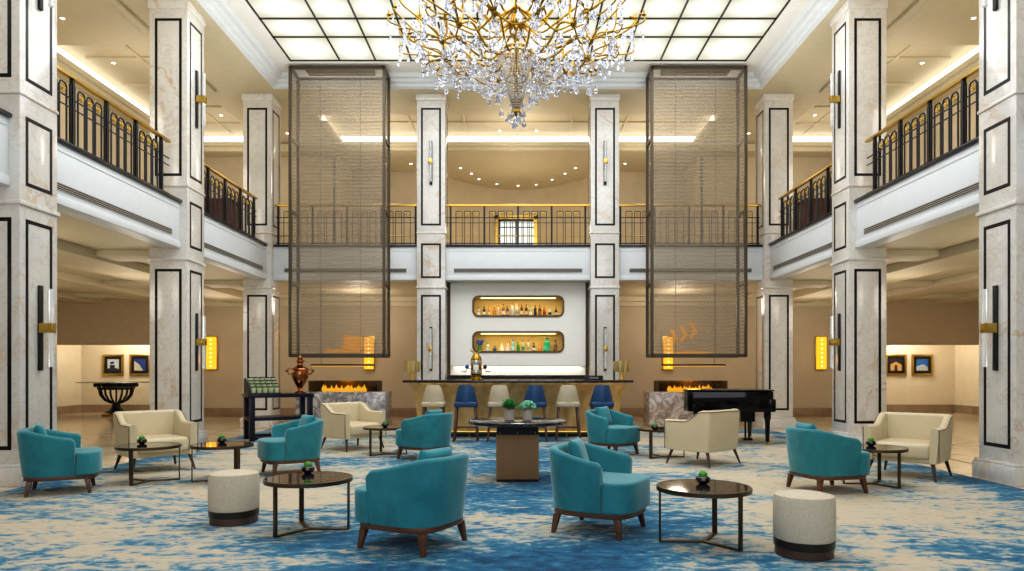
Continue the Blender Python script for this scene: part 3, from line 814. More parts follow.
# ------------------------------------------------------------------ hanging mesh screens, fireplaces
def screen(s):
    sd = 'left' if s < 0 else 'right'
    r = thing('hanging_mesh_screen', f'tall hanging box of bronze woven mesh on the {sd} side, above the {sd} fireplace', 'screen', (s*3.72, 14.4, 0), 0, 'hanging mesh screens')
    z0, z1 = 1.54, 7.52; hx = .965; D = .52; t = .028
    fr = MB()
    for x in (-hx, hx):
        for y in (0, D): fr.box(x-t, x+t, y-t, y+t, z0, z1)
        for z in (z0+t, 3.05, 4.55, 6.05, z1-t): fr.box(x-t*.8, x+t*.8, 0, D, z-t, z+t)
    for y in (0, D):
        for z in (z0+t, z1-t): fr.box(-hx, hx, y-t, y+t, z-t*1.3, z+t*1.3)
    fr.build('frame', 'bronze_frame', r, smooth=False)
    MB().add([(-hx, 0, z0), (hx, 0, z0), (hx, 0, z1), (-hx, 0, z1)], [(0, 1, 2, 3)]).build('mesh_panel', 'veil', r)
    MB().add([(-hx, D, z0), (hx, D, z0), (hx, D, z1), (-hx, D, z1)], [(0, 1, 2, 3)]).build('mesh_panel', 'veil', r)
    for x in (-hx, hx):
        MB().add([(x, 0, z0), (x, D, z0), (x, D, z1), (x, 0, z1)], [(0, 1, 2, 3)]).build('mesh_panel', 'veil', r)
    MB().box(-.7, .7, .1, D-.1, z1-.02, z1+.05).build('mounting_plate', 'bronze_frame', r)
    w = MB()
    for x in (-.42, .42): w.tube([(x, .26, z0+.05), (x, .26, z1)], .004, 5)
    w.build('cable', 'iron', r)
    # fireplace
    f = thing('fireplace', f"{'grey' if s < 0 else 'brown'} veined marble fireplace block with open gas flames, under the {sd} mesh screen", 'fireplace', (s*3.97, 15.7, 0))
    MB().box(-1.02, 1.0, 0, .75, .012*0, .78).build('hearth_block', 'fire_l' if s < 0 else 'fire_r', f, bevel=.006)
    MB().box(-.78, .78, .62, .66, .78, 1.03).box(-.80, -.77, .22, .66, .78, 1.03).box(.77, .80, .22, .66, .78, 1.03)  .build('fire_screen', 'nichefr', f, bevel=.004)
    MB().box(-.77, .77, .215, .222, .785, 1.02).build('glass_guard', 'smoke', f, smooth=False)
    fm = MB(); x = -.5
    while x < .5:
        h = random.uniform(.07, .16); w_ = random.uniform(.025, .05); q = random.uniform(-.03, .03)
        fm.lathe([(w_*.6, 0), (w_, h*.3), (w_*.55, h*.65), (.002, h)], (x, .42+q, .785), 7)
        x += random.uniform(.028, .05)
    tag(fm.build('flames', 'flame', f), kind='stuff')
    b = thing('light_bar', f'slim brass light bar hanging on a cable just below the {sd} mesh screen', 'hanging lamp', (s*4.0, 15.95, 0))
    MB().box(-.72, .72, -.04, .04, 1.365, 1.41).build('bar', 'bronze_frame', b, bevel=.006)
    MB().box(-.70, .70, -.03, .03, 1.357, 1.366).build('diffuser', 'amber', b)  # glowing strip imitates flame light reflected on the underside
    MB().tube([(-s*-.48 if s > 0 else -.48, 0, 1.4), (.48*(1 if s > 0 else -1), 0, 3.26)], .005, 6).build('cable', 'iron', b)
screen(-1); screen(1)

# amber wall sconces on the back wall
def make_amber():
    r = thing('amber_sconce', '', 'wall lamp')
    MB().box(-.15, .15, -.03, 0, -.46, .46).build('backplate', 'brass', r, bevel=.004)
    MB().box(-.125, .125, -.11, -.03, -.44, .44).build('diffuser', 'amber', r, bevel=.01)
    m = MB()
    for k in range(7): m.ball((0, -.11, -.36+.12*k), .022, 8)
    m.build('light_dot', 'amber_dot', r)
    return r
pa = Proto(make_amber)
for x, w in ((-8.37, 'between the two left columns'), (-4.07, 'behind the left mesh screen'), (4.1, 'behind the right mesh screen'), (8.28, 'between the two right columns')):
    pa.get(f'tall glowing amber sconce on the beige back wall {w}', (x, 19.17, 1.74), 0, 'amber back wall sconces')
# added glowing shapes on the wall, imitating amber reflections in the mesh screens
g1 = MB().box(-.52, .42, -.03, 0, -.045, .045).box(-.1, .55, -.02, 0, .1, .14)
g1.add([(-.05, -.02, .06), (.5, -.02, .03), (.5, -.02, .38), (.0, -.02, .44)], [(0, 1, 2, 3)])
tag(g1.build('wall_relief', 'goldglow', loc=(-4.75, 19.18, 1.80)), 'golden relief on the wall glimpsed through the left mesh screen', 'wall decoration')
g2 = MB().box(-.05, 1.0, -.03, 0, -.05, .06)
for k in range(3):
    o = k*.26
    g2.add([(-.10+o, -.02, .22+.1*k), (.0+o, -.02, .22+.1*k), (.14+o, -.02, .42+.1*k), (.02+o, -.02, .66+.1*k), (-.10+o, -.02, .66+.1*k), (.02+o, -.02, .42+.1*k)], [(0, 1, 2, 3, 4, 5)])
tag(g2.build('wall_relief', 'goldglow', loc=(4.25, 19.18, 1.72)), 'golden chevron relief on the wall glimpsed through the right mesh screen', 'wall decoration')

# ------------------------------------------------------------------ framed pictures
def picture(label, x, art):
    r = thing('framed_picture', label, 'picture', (x, 20.98, 1.43), 0)
    w = .315; fw = .06
    MB().box(-w, w, -.04, 0, w-fw, w).box(-w, w, -.04, 0, -w, -w+fw).box(-w, -w+fw, -.04, 0, -w+fw, w-fw).box(w-fw, w, -.04, 0, -w+fw, w-fw).build('frame', 'brass', r, bevel=.006)
    MB().box(-w+fw, w-fw, -.02, 0, -w+fw, w-fw).build('mat_board', 'black', r)
    def a(nm, col, polys, y):
        t = NT(nm); t.pbr(t.ramp(t.noise(t.coords(), 14, 3), [(.3, tuple(c*.75 for c in lin(col)[:3])+(1,)), (.7, lin(col))]), .5)
        m = MB()
        for p in polys: m.add([(px, y, pz) for px, pz in p], [tuple(range(len(p)))])
        m.build('print', t.m, r, smooth=False)
    q = .17
    if art == 0:
        a('print_sky', '#c4ced8', [[(-q, -q), (q, -q), (q, q), (-q, q)]], -.022)
        a('print_dark', '#2a3040', [[(-.1, -.1), (.05, -.1), (.05, .0), (-.1, .0)], [(-.08, .02), (.03, .04), (.02, .11), (-.09, .09)], [(-q, -q), (q, -q), (q, -.12), (.08, -.09), (-q, -.1)]], -.024)
    elif art == 1:
        a('print_navy', '#1a2f78', [[(-q, -q), (q, -q), (q, q), (-q, q)]], -.022)
        a('print_pale', '#b8b49a', [[(-q, -q), (.10, -q), (-.02, .02), (-q, .12)]], -.024)
    elif art == 2:
        a('print_ochre', '#c49a5a', [[(-q, -q), (q, -q), (q, q), (-q, q)]], -.022)
        a('print_dark', '#2a1e18', [[(-q, .02), (0, .1), (q, .0), (q, q), (-q, q)], [(-.05, -q), (.04, -q), (.03, 0), (-.04, .0)]], -.024)
    else:
        a('print_blue', '#2f6ab8', [[(-q, -q), (q, -q), (q, q), (-q, q)]], -.022)
        a('print_pale', '#b8c4c8', [[(-q, -q), (q, -q), (q, -.06), (.03, .02), (-q, -.04)]], -.024)
picture('gold framed pale picture of a statue, the left one above the black urn table', -12.12, 0)
picture('gold framed dark blue picture, the right one above the black urn table', -11.32, 1)
picture('gold framed ochre picture, nearest the middle right column', 11.32, 2)
picture('gold framed blue picture on the right alcove wall, nearest the right edge', 12.1, 3)

# urn table
u = thing('urn_table', 'black ribbed urn pedestal table with a round glass top below the left pictures', 'table', (-11.25, 19.6, 0))
MB().lathe([(.36, 0), (.36, .06), (.30, .09)], n=28).build('foot', 'gold', u)
MB().lathe([(.30, .09), (.22, .14), (.12, .24), (.10, .32), (.13, .36)], n=24).build('stem', 'iron', u)
m = MB()
for k in range(18):
    a = 2*pi*k/18; m.tube([(r_*cos(a), r_*sin(a), z) for r_, z in ((.13, .36), (.28, .44), (.39, .58), (.42, .72), (.45, .80))], .024, 6)
m.build('rib', 'iron', u)
m = MB().tube([(.44*cos(a*pi/16), .44*sin(a*pi/16), .76) for a in range(32)], .03, 8, True).tube([(.48*cos(a*pi/16), .48*sin(a*pi/16), .86) for a in range(32)], .05, 8, True)
for k in range(22): m.ball((.5*cos(2*pi*k/22), .5*sin(2*pi*k/22), .86), .06, 8)
m.build('rim', 'iron', u)
MB().lathe([(.97, .925), (.98, .93), (.98, .94), (.97, .945)], n=48).build('glass_top', 'tglass', u)
# gallery cabinets
for s in (-1, 1):
    c = thing('mahogany_cabinet', f"red-brown wooden cabinet behind the farther {'left' if s < 0 else 'right'} balcony railing", 'cabinet', (s*7.6, 17.0, 3.98))
    MB().box(-.6, .6, 0, .5, 0, 1.42).build('carcass', 'redwood', c, bevel=.01)
    for q in (-.3, .3): MB().box(q-.27, q+.27, -.02, 0, .1, 1.3).build('door', 'redwood', c, bevel=.006)
    MB().box(-.64, .64, -.03, .53, 1.42, 1.47).build('top', 'redwood', c, bevel=.01)

# ------------------------------------------------------------------ seating
def shell_rings(path, hfun, zb, th, flare):
    rg = []; n = len(path)
    for i, (x, y) in enumerate(path):
        a = Vector(path[max(0, i-1)]); b = Vector(path[min(n-1, i+1)]); d = (b-a).normalized(); nr = Vector((-d.y, d.x))
        h = hfun(x, y); sec = []
        sec.append((-flare, zb))
        sec.append((-flare*.45, zb+(h-zb)*.45))
        r = th/2
        for k in range(7):
            an = pi*k/6; sec.append((-r + r*cos(an), h - r*.8 + r*.8*sin(an)))
        sec.append((-th-flare*.3, zb+(h-zb)*.45)); sec.append((-th-flare*.5, zb))
        rg.append([(x+nr.x*o, y+nr.y*o, z) for o, z in sec])
    return rg
def sm(t): t = max(0, min(1, t)); return t*t*(3-2*t)
def make_tub():
    r = thing('armchair', '', 'armchair')
    a, b, e = .365, .355, 2/2.7
    path = [(.155, b), (.148, b), (.135, b), (.115, b), (.06, b), (0, b)]
    for i in range(1, 24):
        t = pi/2 + pi*i/24; path.append((a*math.copysign(abs(cos(t))**e, cos(t)), b*math.copysign(abs(sin(t))**e, sin(t))))
    path += [(0, -b), (.06, -b), (.115, -b), (.135, -b), (.148, -b), (.155, -b)]
    path = path[::-1]
    hf = lambda x, y: -.035*(max(0, (x-.11)/.045))**2 + .572 + .085*(sm((.115-x)/.46)*.6 + .4*max(0,min(1,(.115-x)/.40)))
    MB().rings(shell_rings(path, hf, .19, .075, .045)).build('backrest', 'teal', r, angle=50)
    # welt along the top outer edge
    w = [(x, y, hf(x, y)-.045) for x, y in path]
    # seat: inside the shell then full width in front of the arms, rounded front
    pl_ = [(-.24, .20), (-.1, .27), (.157, .275), (.157, .325)]
    for i in range(0, 13):
        t = pi/2*i/12; pl_.append((.18+.195*(sin(t)**.8), .325*(cos(t)**.62) if cos(t) > 1e-6 else 0))
    full = pl_ + [(x, -y) for x, y in pl_[::-1] if y > 1e-6]
    m = MB(); m.prism(full[::-1], .19, .42).build('seat', 'teal', r, bevel=.06, seg=5, angle=45)
    fr = []
    for i in range(40):
        t = 2*pi*i/40; fr.append((.02+.325*math.copysign(abs(cos(t))**.55, cos(t)), .305*math.copysign(abs(sin(t))**.55, sin(t))))
    MB().prism(fr, .15, .19).build('base_frame', 'walnut', r, bevel=.004)
    for sx in (-1, 1):
        for sy in (-1, 1):
            MB().taper((.01+sx*.27, sy*.265, 0), (.01+sx*.245, sy*.24, .15), .03, .052).build('leg', 'walnut', r, bevel=.004)
    return r
def make_pillow():
    n = 14; m = MB(); vs = []; fs = []
    for sgn in (1, -1):
        for i in range(n+1):
            for j in range(n+1):
                u_, v_ = 2*i/n-1, 2*j/n-1
                hh = max(0, (1-u_**4)*(1-v_**4))**.5
                k = 1-.06*(1-u_*u_)*(abs(v_)**3); k2 = 1-.06*(1-v_*v_)*(abs(u_)**3)
                vs.append((sgn*.055*hh, u_*.175*k2, v_*.145*k))
    N = (n+1)**2
    for sgn in (0, 1):
        for i in range(n):
            for j in range(n):
                q = sgn*N+i*(n+1)+j; fs.append((q, q+1, q+n+2, q+n+1))
    o = m.add(vs, fs).build('throw_pillow', 'teal_pillow', angle=80)
    bm = bmesh.new(); bm.from_mesh(o.data); bmesh.ops.remove_doubles(bm, verts=bm.verts, dist=.002); bmesh.ops.recalc_face_normals(bm, faces=bm.faces); bm.to_mesh(o.data); bm.free(); o.data.shade_smooth()
    return tag(o, '', 'pillow')
pt_, pp = Proto(make_tub), Proto(make_pillow)
ZC = .004
tubs = [((-4.71, 7.27), (.89, .46), 'teal velvet armchair at the far left edge, turned to the right', 0),
        ((-.775, 5.05), (-.89, .456), 'large foreground teal velvet armchair left of centre, seen from behind', 1),
        ((.66, 5.49), (.87, -.49), 'foreground teal velvet armchair right of centre, facing the right round table', 2),
        ((-2.80, 8.55), (-.84, -.55), 'teal velvet armchair in front of the dark console, facing left', 3),
        ((-1.35, 10.0), (-.85, .5), 'teal velvet armchair seen from behind, in front of the left bar stools', 4),
        ((1.43, 10.48), (.70, -.71), 'farthest right teal velvet armchair, in front of the right end of the bar', 5),
        ((3.25, 7.335), (.97, .22), 'teal velvet armchair on the right seen from behind, beside the right pouf', 6)]
for (x, y), (fx, fy), lb, k in tubs:
    x -= .035*fx; y -= .035*fy
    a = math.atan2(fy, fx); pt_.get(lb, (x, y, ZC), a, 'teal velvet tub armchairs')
    sx = -.165; off = (0, .02, 0, .03, .05, .02, .05)[k]
    p = pp.get('teal pillow on the ' + lb.replace('teal velvet ', '').split(', facing')[0].split(', turned')[0], (x+cos(a)*sx-sin(a)*off, y+sin(a)*sx+cos(a)*off, .572), 0, 'teal throw pillows')
    p.rotation_euler = (0, R(-17), a + R((8, -5, 14, 5, 0, 10, -6)[k]))

def make_cream():
    r = thing('armchair', '', 'armchair')
    hw, xf, xb, cr_ = .40, .34, -.34, .07
    path = [(xf, hw), (.22, hw), (.1, hw), (0, hw), (-.06, hw), (-.12, hw), (-.18, hw), (-.23, hw), (xb+cr_, hw)]
    for i in range(1, 6):
        t = pi/2+pi/2*i/6; path.append((xb+cr_+cr_*cos(t), hw-cr_+cr_*sin(t)))
    path += [(xb, hw-cr_), (xb, .2), (xb, 0)]
    path = path + [(x, -y) for x, y in path[-2::-1]]
    path = path[::-1]
    hf = lambda x, y: .60 + .135*sm((.03-x)/.27)
    rg = shell_rings(path, hf, .20, .085, .03)
    MB().rings(rg).build('backrest', 'cream', r, angle=50)
    pts = [rg[i][2] for i in range(len(rg))]
    pts = [(p[0], p[1], p[2]+.012) for p in pts]
    MB().tube([(pts[0][0], pts[0][1], .21)] + pts + [(pts[-1][0], pts[-1][1], .21)], .006, 6).build('piping', 'piping', r)
    m = MB(); pf = [(-.27, -.31), (.30, -.31), (.345, -.29), (.36, -.2), (.365, 0), (.36, .2), (.345, .29), (.30, .31), (-.27, .31)]
    m.prism(pf, .235, .42).build('seat', 'cream', r, bevel=.05, seg=4, angle=45)
    MB().box(-.31, .31, -.36, .36, .19, .25).build('seat_frame', 'cream', r, bevel=.02)
    for sx in (-1, 1):
        for sy in (-1, 1):
            m = MB(); tx, ty = sx*.27, sy*.32; bx, by = sx*.335, sy*.365
            m.rings([[(cx+rr*cos(2*pi*j/10), cy+rr*sin(2*pi*j/10), z) for j in range(10)] for cx, cy, z, rr in ((bx, by, 0, .012), (tx, ty, .2, .024))]).build('leg', 'darkleg', r)
    return r
pcm = Proto(make_cream)
for (x, y), (fx, fy), lb in (((-4.6, 8.87), (.71, -.70), 'beige leather armchair in front of the left marble column'),
                             ((-2.655, 11.23), (.77, -.63), 'beige leather armchair in front of the left fireplace'),
                             ((2.5, 9.45), (-.67, .74), 'beige leather armchair seen from behind, in front of the piano'),
                             ((4.65, 8.33), (-.70, -.71), 'rightmost beige leather armchair, in front of the right marble column')):
    pcm.get(lb, (x, y, ZC), math.atan2(fy, fx), 'beige leather armchairs')

# poufs
def make_pouf():
    r = thing('pouf', '', 'stool')
    MB().lathe([(.001, .11), (.19, .11), (.198, .125), (.200, .25), (.198, .375), (.19, .405), (.15, .415), (.001, .42)], n=40).build('cushion', 'boucle', r, angle=60)
    MB().lathe([(.193, .06), (.197, .065), (.197, .11), (.19, .112)], n=40).build('band', 'band', r)
    MB().lathe([(.185, 0), (.188, .004), (.188, .06)], n=40).build('plinth', 'plinth', r)
    return r
pf_ = Proto(make_pouf)
pf_.get('round cream bouclé pouf left of the left foreground table', (-2.345, 5.78, ZC))
pf_.get('round cream bouclé pouf right of the right foreground table', (1.945, 4.76, ZC))

# round smoked-glass tables
def make_table(angs, label, loc):
    r = thing('side_table', label, 'table', (loc[0], loc[1], ZC), 0, 'round bronze side tables'); r.scale = (.965, .965, 1)
    MB().lathe([(.33, .378), (.35, .38), (.35, .41), (.338, .412), (.336, .405), (.001, .405)], n=48).build('tabletop', 'bronze', r)
    MB().lathe([(.335, .404), (.335, .410)], n=48).build('glass_inlay', 'dglass', r)
    for a in angs:
        a = R(a); M = Matrix.Rotation(a, 4, 'Z')
        MB().box(.318, .332, -.02, .02, 0, .379, M).build('leg', 'bronze', r, bevel=.002)
        MB().box(0, .33, -.02, .02, 0, .014, M).build('base_bar', 'bronze', r, bevel=.002)
    return r
tabs = [((-4.17, 7.9), (266, 27, 153), 'round bronze table in front of the left beige armchair', (142, 441)),
        ((-3.38, 8.0), (205, 325, 85), 'round bronze table behind the left pouf, holding a dark bowl plant', (222, 440)),
        ((-1.645, 5.50), (237, 117, 0), 'round smoked glass table in the left foreground, between pouf and teal armchair', (308, 469)),
        ((-1.98, 10.5), (235, 115, 355), 'small round table between the back left beige and teal armchairs', (385, 425)),
        ((1.349, 5.087), (175, 60, 307), 'round smoked glass table in the right foreground, beside the right pouf', (703, 479.5)),
        ((2.09, 10.17), (228, 108, 350), 'small round table between the farthest right teal and beige armchairs', (651, 428)),
        ((3.91, 7.70), (52, 294, 173), 'round bronze table between the right teal and rightmost beige armchairs', (871, 443))]
def make_bowl():
    r = thing('potted_plant', '', 'plant')
    MB().lathe([(.025, 0), (.045, .012), (.055, .03), (.050, .048), (.040, .055), (.036, .05)], n=20).build('bowl', 'blackbowl', r)
    m = MB(); m.ball((0, 0, .068), .03, 12, .9)
    for k in range(7): m.ball((.018*cos(k*.9), .018*sin(k*.9), .07), .017, 8)
    m.build('succulent', 'moss', r)
    return r
pb = Proto(make_bowl)
for (x, y), an, lb, (px, py) in tabs:
    make_table(an, lb, (x, y))
    zt_ = .412+ZC; d = (1.25-zt_-.03)*700/(py-371)
    X = (px-518)*d/700
    dx, dy = X-x, d-y; q = math.hypot(dx, dy)
    if q > .24: dx, dy = dx*.24/q, dy*.24/q
    pb.get('succulent bowl on the ' + lb.split(',')[0], (x+dx, y+dy, .411+ZC), random.random()*3, 'black bowls with succulents')

# central table
t = thing('display_table', 'tall round dark marble table on a reeded oak pedestal in the centre', 'table', (-.005, 8.09, ZC))
MB().lathe([(.55, .638), (.565, .645), (.565, .675), (.555, .68), (.001, .68)], n=64).build('tabletop', 'blk_marble', t)
ap = MB().box(-.235, .235, -.235, .235, .53, .638).build('apron', 'black', t, bevel=.004)
m = MB()
for x in (-.2, 0, .2): m.ball((x, -.238, .55), .011, 8)
m.build('stud', 'brass', ap)
MB().box(-.24, .24, -.24, .24, .03, .53).build('pedestal', 'reeded', t, bevel=.004)
MB().box(-.235, .235, -.235, .235, 0, .03).build('plinth', 'band', t)
def plant(label, x, kind):
    r = thing('potted_plant', label, 'plant', (x, 8.05, .68+ZC))
    MB().lathe([(.045, 0), (.055, .01), (.06, .11), (.052, .115), (.05, .10), (.001, .10)], n=20).build('pot', 'concrete', r)
    m = MB(); rnd = random.Random(kind+3)
    if kind == 0:
        for i in range(90):
            a = rnd.random()*6.28; el = rnd.uniform(.05, 1.4); L = rnd.uniform(.11, .15)
            d = Vector((cos(a)*cos(el), sin(a)*cos(el), sin(el))); c = Vector((0, 0, .125))
            sd_ = d.cross(Vector((0, 0, 1))).normalized()*.022; p = c+d*L*.6
            m.add([c+d*.02, p+sd_+Vector((0, 0, .006)), c+d*L, p-sd_+Vector((0, 0, .006))], [(0, 1, 2, 3)])
    else:
        for i in range(120):
            a = rnd.random()*6.28; el = rnd.uniform(-.1, 1.5); d = Vector((cos(a)*cos(el), sin(a)*cos(el), sin(el)*.8))
            m.ball(Vector((0, 0, .145))+d*rnd.uniform(.055, .09), rnd.uniform(.012, .021), 6)
    m.build('foliage', 'leaf' if kind == 0 else 'leaf2', r, smooth=kind == 1)
plant('spiky dark green plant in a grey pot on the central table, left of two', (509.4-518)*8.05/700, 0)
plant('bushy pale green plant in a grey pot on the central table, right of two', (527.4-518)*8.05/700, 1)

# ------------------------------------------------------------------ console, tins, samovar
ca = math.atan2(.51, .86)
cn = thing('console_table', 'midnight blue lacquered console table in front of the far left column', 'console table', (-4.41, 12.87, ZC), ca)
MB().box(-.57, .57, -.34, .34, .77, .835).build('tabletop', 'navy', cn, bevel=.004)
for sx in (-1, 1):
    for sy in (-1, 1): MB().box(sx*.55-.045*(sx > 0)*2+.0, sx*.55+.09*(sx < 0), sy*.325-.09*(sy > 0), sy*.325+.09*(sy < 0), 0, .77).build('leg', 'navy', cn, bevel=.003)
MB().box(-.55, .55, -.30, .30, .36, .42).build('shelf', 'navy', cn, bevel=.003)
m = MB()
for sy in (-.29, .29): m.box(-.5, .5, sy-.03, sy+.03, .02, .08)
m.build('stretcher', 'navy', cn, bevel=.003)
Mc = Matrix.Translation((-4.41, 12.87, ZC)) @ Matrix.Rotation(ca, 4, 'Z')
p0 = Mc @ Vector((-.27, -.02, .835))
ds = thing('display_stand', 'black stepped display stand filled with green tins, on the dark console', 'display stand', p0, ca)
m = MB()
for k in range(4): m.box(-.26, .27, -.24+.115*k, -.24+.115*(k+1), 0, .02+.055*k)
m.build('step', 'dark', ds, bevel=.002)
MB().prism([(-.24, 0), (.24, 0), (.24, .26), (.20, .28), (-.24, .07)], -.29, -.26, Matrix(((0, 0, 1, 0), (1, 0, 0, 0), (0, 1, 0, 0), (0, 0, 0, 1)))).build('side_panel', 'dark', ds)
def make_tin():
    r = thing('tea_tin', '', 'tin')
    MB().lathe([(.042, 0), (.044, .003), (.044, .095)], n=16).build('can', 'tin', r)
    MB().lathe([(.045, .095), (.045, .112), (.040, .116)], n=16).build('lid', 'dark', r)
    return r
ptn = Proto(make_tin)
rown = ['front', 'second', 'third', 'back']; cn_ = ['leftmost', 'second', 'middle', 'fourth', 'rightmost']
for k in range(4):
    for j in range(5):
        q = Matrix.Translation(p0) @ Matrix.Rotation(ca, 4, 'Z') @ Vector((-.20+.10*j, -.1825+.115*k, .02+.055*k))
        ptn.get(f'pale green tin, {cn_[j]} in the {rown[k]} row of the black stepped stand', q, 0, 'pale green tins on the stepped stand')
ps2 = Mc @ Vector((.40, .02, .835))
sv = thing('samovar', 'antique copper samovar with side handles on the dark console', 'samovar', ps2, .2)
MB().lathe([(.10, 0), (.10, .02), (.06, .04), (.045, .09), (.06, .12), (.10, .18), (.145, .28), (.155, .36), (.14, .42), (.16, .44), (.15, .46), (.09, .49), (.055, .52), (.05, .56)], n=26).build('body', 'copper', sv)
MB().lathe([(.05, .56), (.085, .585), (.08, .61), (.045, .63), (.05, .66), (.02, .69), (.005, .71)], n=20).build('crown', 'copper', sv)
for s in (-1, 1):
    MB().tube([(s*.14, 0, .34), (s*.20, 0, .36), (s*.235, 0, .42), (s*.20, 0, .46), (s*.15, 0, .44)], .014, 8).ball((s*.235, 0, .42), .028, 8).build('handle', 'copper', sv)
MB().tube([(0, -.13, .22), (0, -.20, .22), (0, -.22, .19)], .014, 8).box(-.03, .03, -.19, -.17, .235, .25).build('spigot', 'copper', sv)

# ------------------------------------------------------------------ grand piano (length runs left to right, keyboard at the right)
pn = thing('grand_piano', 'black lacquered baby grand piano behind the beige armchair on the right', 'piano', (3.62, 12.15, ZC), R(-6))
def pl_out(g=0):
    p = [(-.70-g, -.38), (-.62, -.42-g), (.62, -.42-g), (.70+g, -.36), (.74+g, .1), (.74+g, .92+g), (.35, .95+g)]
    for i in range(1, 9):
        t = i/8; x = .35 - 1.05*t; y = .95 - .55*sm(t*1.15) - .25*t
        p.append((x, y+g))
    p.append((-.74-g, -.1)); return p
MB().prism(pl_out(), .56, .90).build('case', 'piano', pn, bevel=.012, seg=3)
MB().prism(pl_out(.015), .905, .93).build('lid', 'piano', pn, bevel=.008)
MB().box(.60, .735, -.30, .90, .62, .68).build('key_bed', 'piano', pn, bevel=.01)
MB().box(.70, .755, -.22, .86, .68, .70).build('keyboard', 'piano_top', pn, smooth=False)
MB().box(.60, .73, -.425, -.31, .56, .78).build('cheek', 'piano', pn, bevel=.03, seg=3)
for lx, ly in ((.62, -.28), (.56, .78), (-.52, -.1)):
    lg = MB().lathe([(.028, .05), (.032, .06), (.045, .40), (.06, .46), (.06, .56)], (lx, ly, 0), 8).build('leg', 'piano', pn, angle=20)
    MB().lathe([(.02, 0), (.03, .012), (.03, .04), (.02, .05)], (lx, ly, 0), 10).build('caster', 'brass', lg)
MB().box(.26, .50, .1, .30, .36, .54).tube([(.36, .2, .37), (.36, .2, .06)], .018, 8).tube([(.42, .2, .37), (.42, .2, .06)], .018, 8).box(.31, .47, .13, .27, .03, .07).build('pedal_lyre', 'piano', pn)

# ------------------------------------------------------------------ chandelier
CX, CY = -.02, 9.0
ch = thing('chandelier', 'huge gilded chandelier of scrolled arms and crystal drops hanging in the middle', 'chandelier', (CX, CY, 0))
rnd = random.Random(5)
MB().lathe([(.03, 4.6), (.05, 4.64), (.03, 4.7), (.025, 5.0), (.05, 5.1), (.03, 5.2), (.03, 5.5), (.09, 5.6), (.12, 5.7), (.06, 5.85), (.03, 6.0), (.03, 6.6), (.08, 6.75), (.03, 6.9), (.02, 7.525)], n=16).build('stem', 'gold', ch)
def circ(r_, z, n=48): return [(r_*cos(2*pi*i/n), r_*sin(2*pi*i/n), z) for i in range(n)]
for r_, z, q in ((.19, 5.36, .02), (.19, 5.31, .01), (.13, 5.0, .01), (.07, 4.72, .012)): MB().tube(circ(r_, z), q, 8, True).build('basket_ring', 'gold', ch)
MB().lathe([(.006, 4.52), (.05, 4.545), (.06, 4.57), (.05, 4.60), (.02, 4.62)], n=16).build('bottom_boss', 'gold', ch)
MB().tube(circ(.92, 5.74), .02, 8, True).build('upper_ring', 'gold', ch)
hang = []     # (x, y, z) points crystals hang from
def curve(ps_, n=7):
    P = [Vector(p) for p in ps_]; out = []
    for i in range(len(P)-1):
        a = P[max(0, i-1)]; b = P[i]; c = P[i+1]; d = P[min(len(P)-1, i+2)]
        for k in range(n):
            t = k/n; out.append(.5*((2*b)+(c-a)*t+(2*a-5*b+4*c-d)*t*t+(3*b-a-3*c+d)*t**3))
    return out + [P[-1]]
def pol(a, r_, z): return (r_*cos(a), r_*sin(a), z)
NA = 12
nodes = []
for k in range(NA):
    a = 2*pi*(k+.5)/NA
    m = MB()
    m.tube(curve([pol(a, .19, 5.36), pol(a, .34, 5.22), pol(a, .55, 5.28), pol(a, .75, 5.46), pol(a, .96, 5.38)]), .016, 6)
    m.tube(curve([pol(a, .96, 5.38), pol(a, .90, 5.52), pol(a, .92, 5.74)]), .014, 6)
    m.lathe([(.01, -.05), (.035, -.03), (.045, 0), (.03, .03), (.01, .05)], pol(a, .96, 5.38), 10)
    nodes.append(pol(a, .96, 5.38))
    hang += [pol(a, .96, 5.33), pol(a, .34, 5.22), pol(a, .55, 5.28), pol(a, .72, 5.42)]
    arm = m.build('arm', 'gold', ch)
    for j, (da, rr, dz) in enumerate(((-.17, 1.50, .36), (0, 1.58, .12), (.17, 1.48, .22), (-.09, 1.32, -.02), (.10, 1.28, .42))):
        b = a+da
        c1 = curve([pol(a, .96, 5.38), pol(a+da*.4, 1.06, 5.40+dz*.2), pol(b, 1.24, 5.42+dz*.3), pol(b, rr, 5.40+dz), pol(b, rr+.05, 5.48+dz), pol(b, rr-.02, 5.52+dz)])
        mm = MB().tube(c1, [.011]*(len(c1)-1)+[.005], 6)
        mm.lathe([(.008, 0), (.03, .012), (.012, .02), (.012, .07)], pol(b, rr+.04, 5.48+dz), 8)
        mm.build('branch', 'gold', arm)
        hang += [pol(b, rr+.03, 5.42+dz), pol(b, 1.24, 5.40+dz*.3), pol(b, rr-.12, 5.38+dz*.8)]
for k in range(NA):   # festoons between the nodes and upper tier
    a = 2*pi*(k+.5)/NA; b = 2*pi*(k+1.5)/NA; mid_ = (a+b)/2
    MB().tube(curve([pol(a, .96, 5.38), pol(mid_, .90, 5.26), pol(b, .96, 5.38)]), .012, 6).build('festoon', 'gold', ch)
    hang += [pol(mid_, .9, 5.24), pol(mid_, .92, 5.72), pol(a, .92, 5.72)]
    m = MB().tube(curve([pol(mid_, .06, 5.9), pol(mid_, .3, 5.75), pol(mid_, .5, 5.95), pol(mid_, .72, 6.25), pol(mid_, .85, 6.15), pol(mid_, .8, 6.05)]), .016, 6)
    m.tube(curve([pol(mid_, .12, 5.7), pol(mid_, .35, 5.52), pol(mid_, .6, 5.6), pol(mid_, .92, 5.74)]), .014, 6)
    m.build('upper_arm', 'gold', ch)
    hang += [pol(mid_, .72, 6.1), pol(mid_, .35, 5.5), pol(mid_, .6, 5.55), pol(mid_, .85, 6.05)]
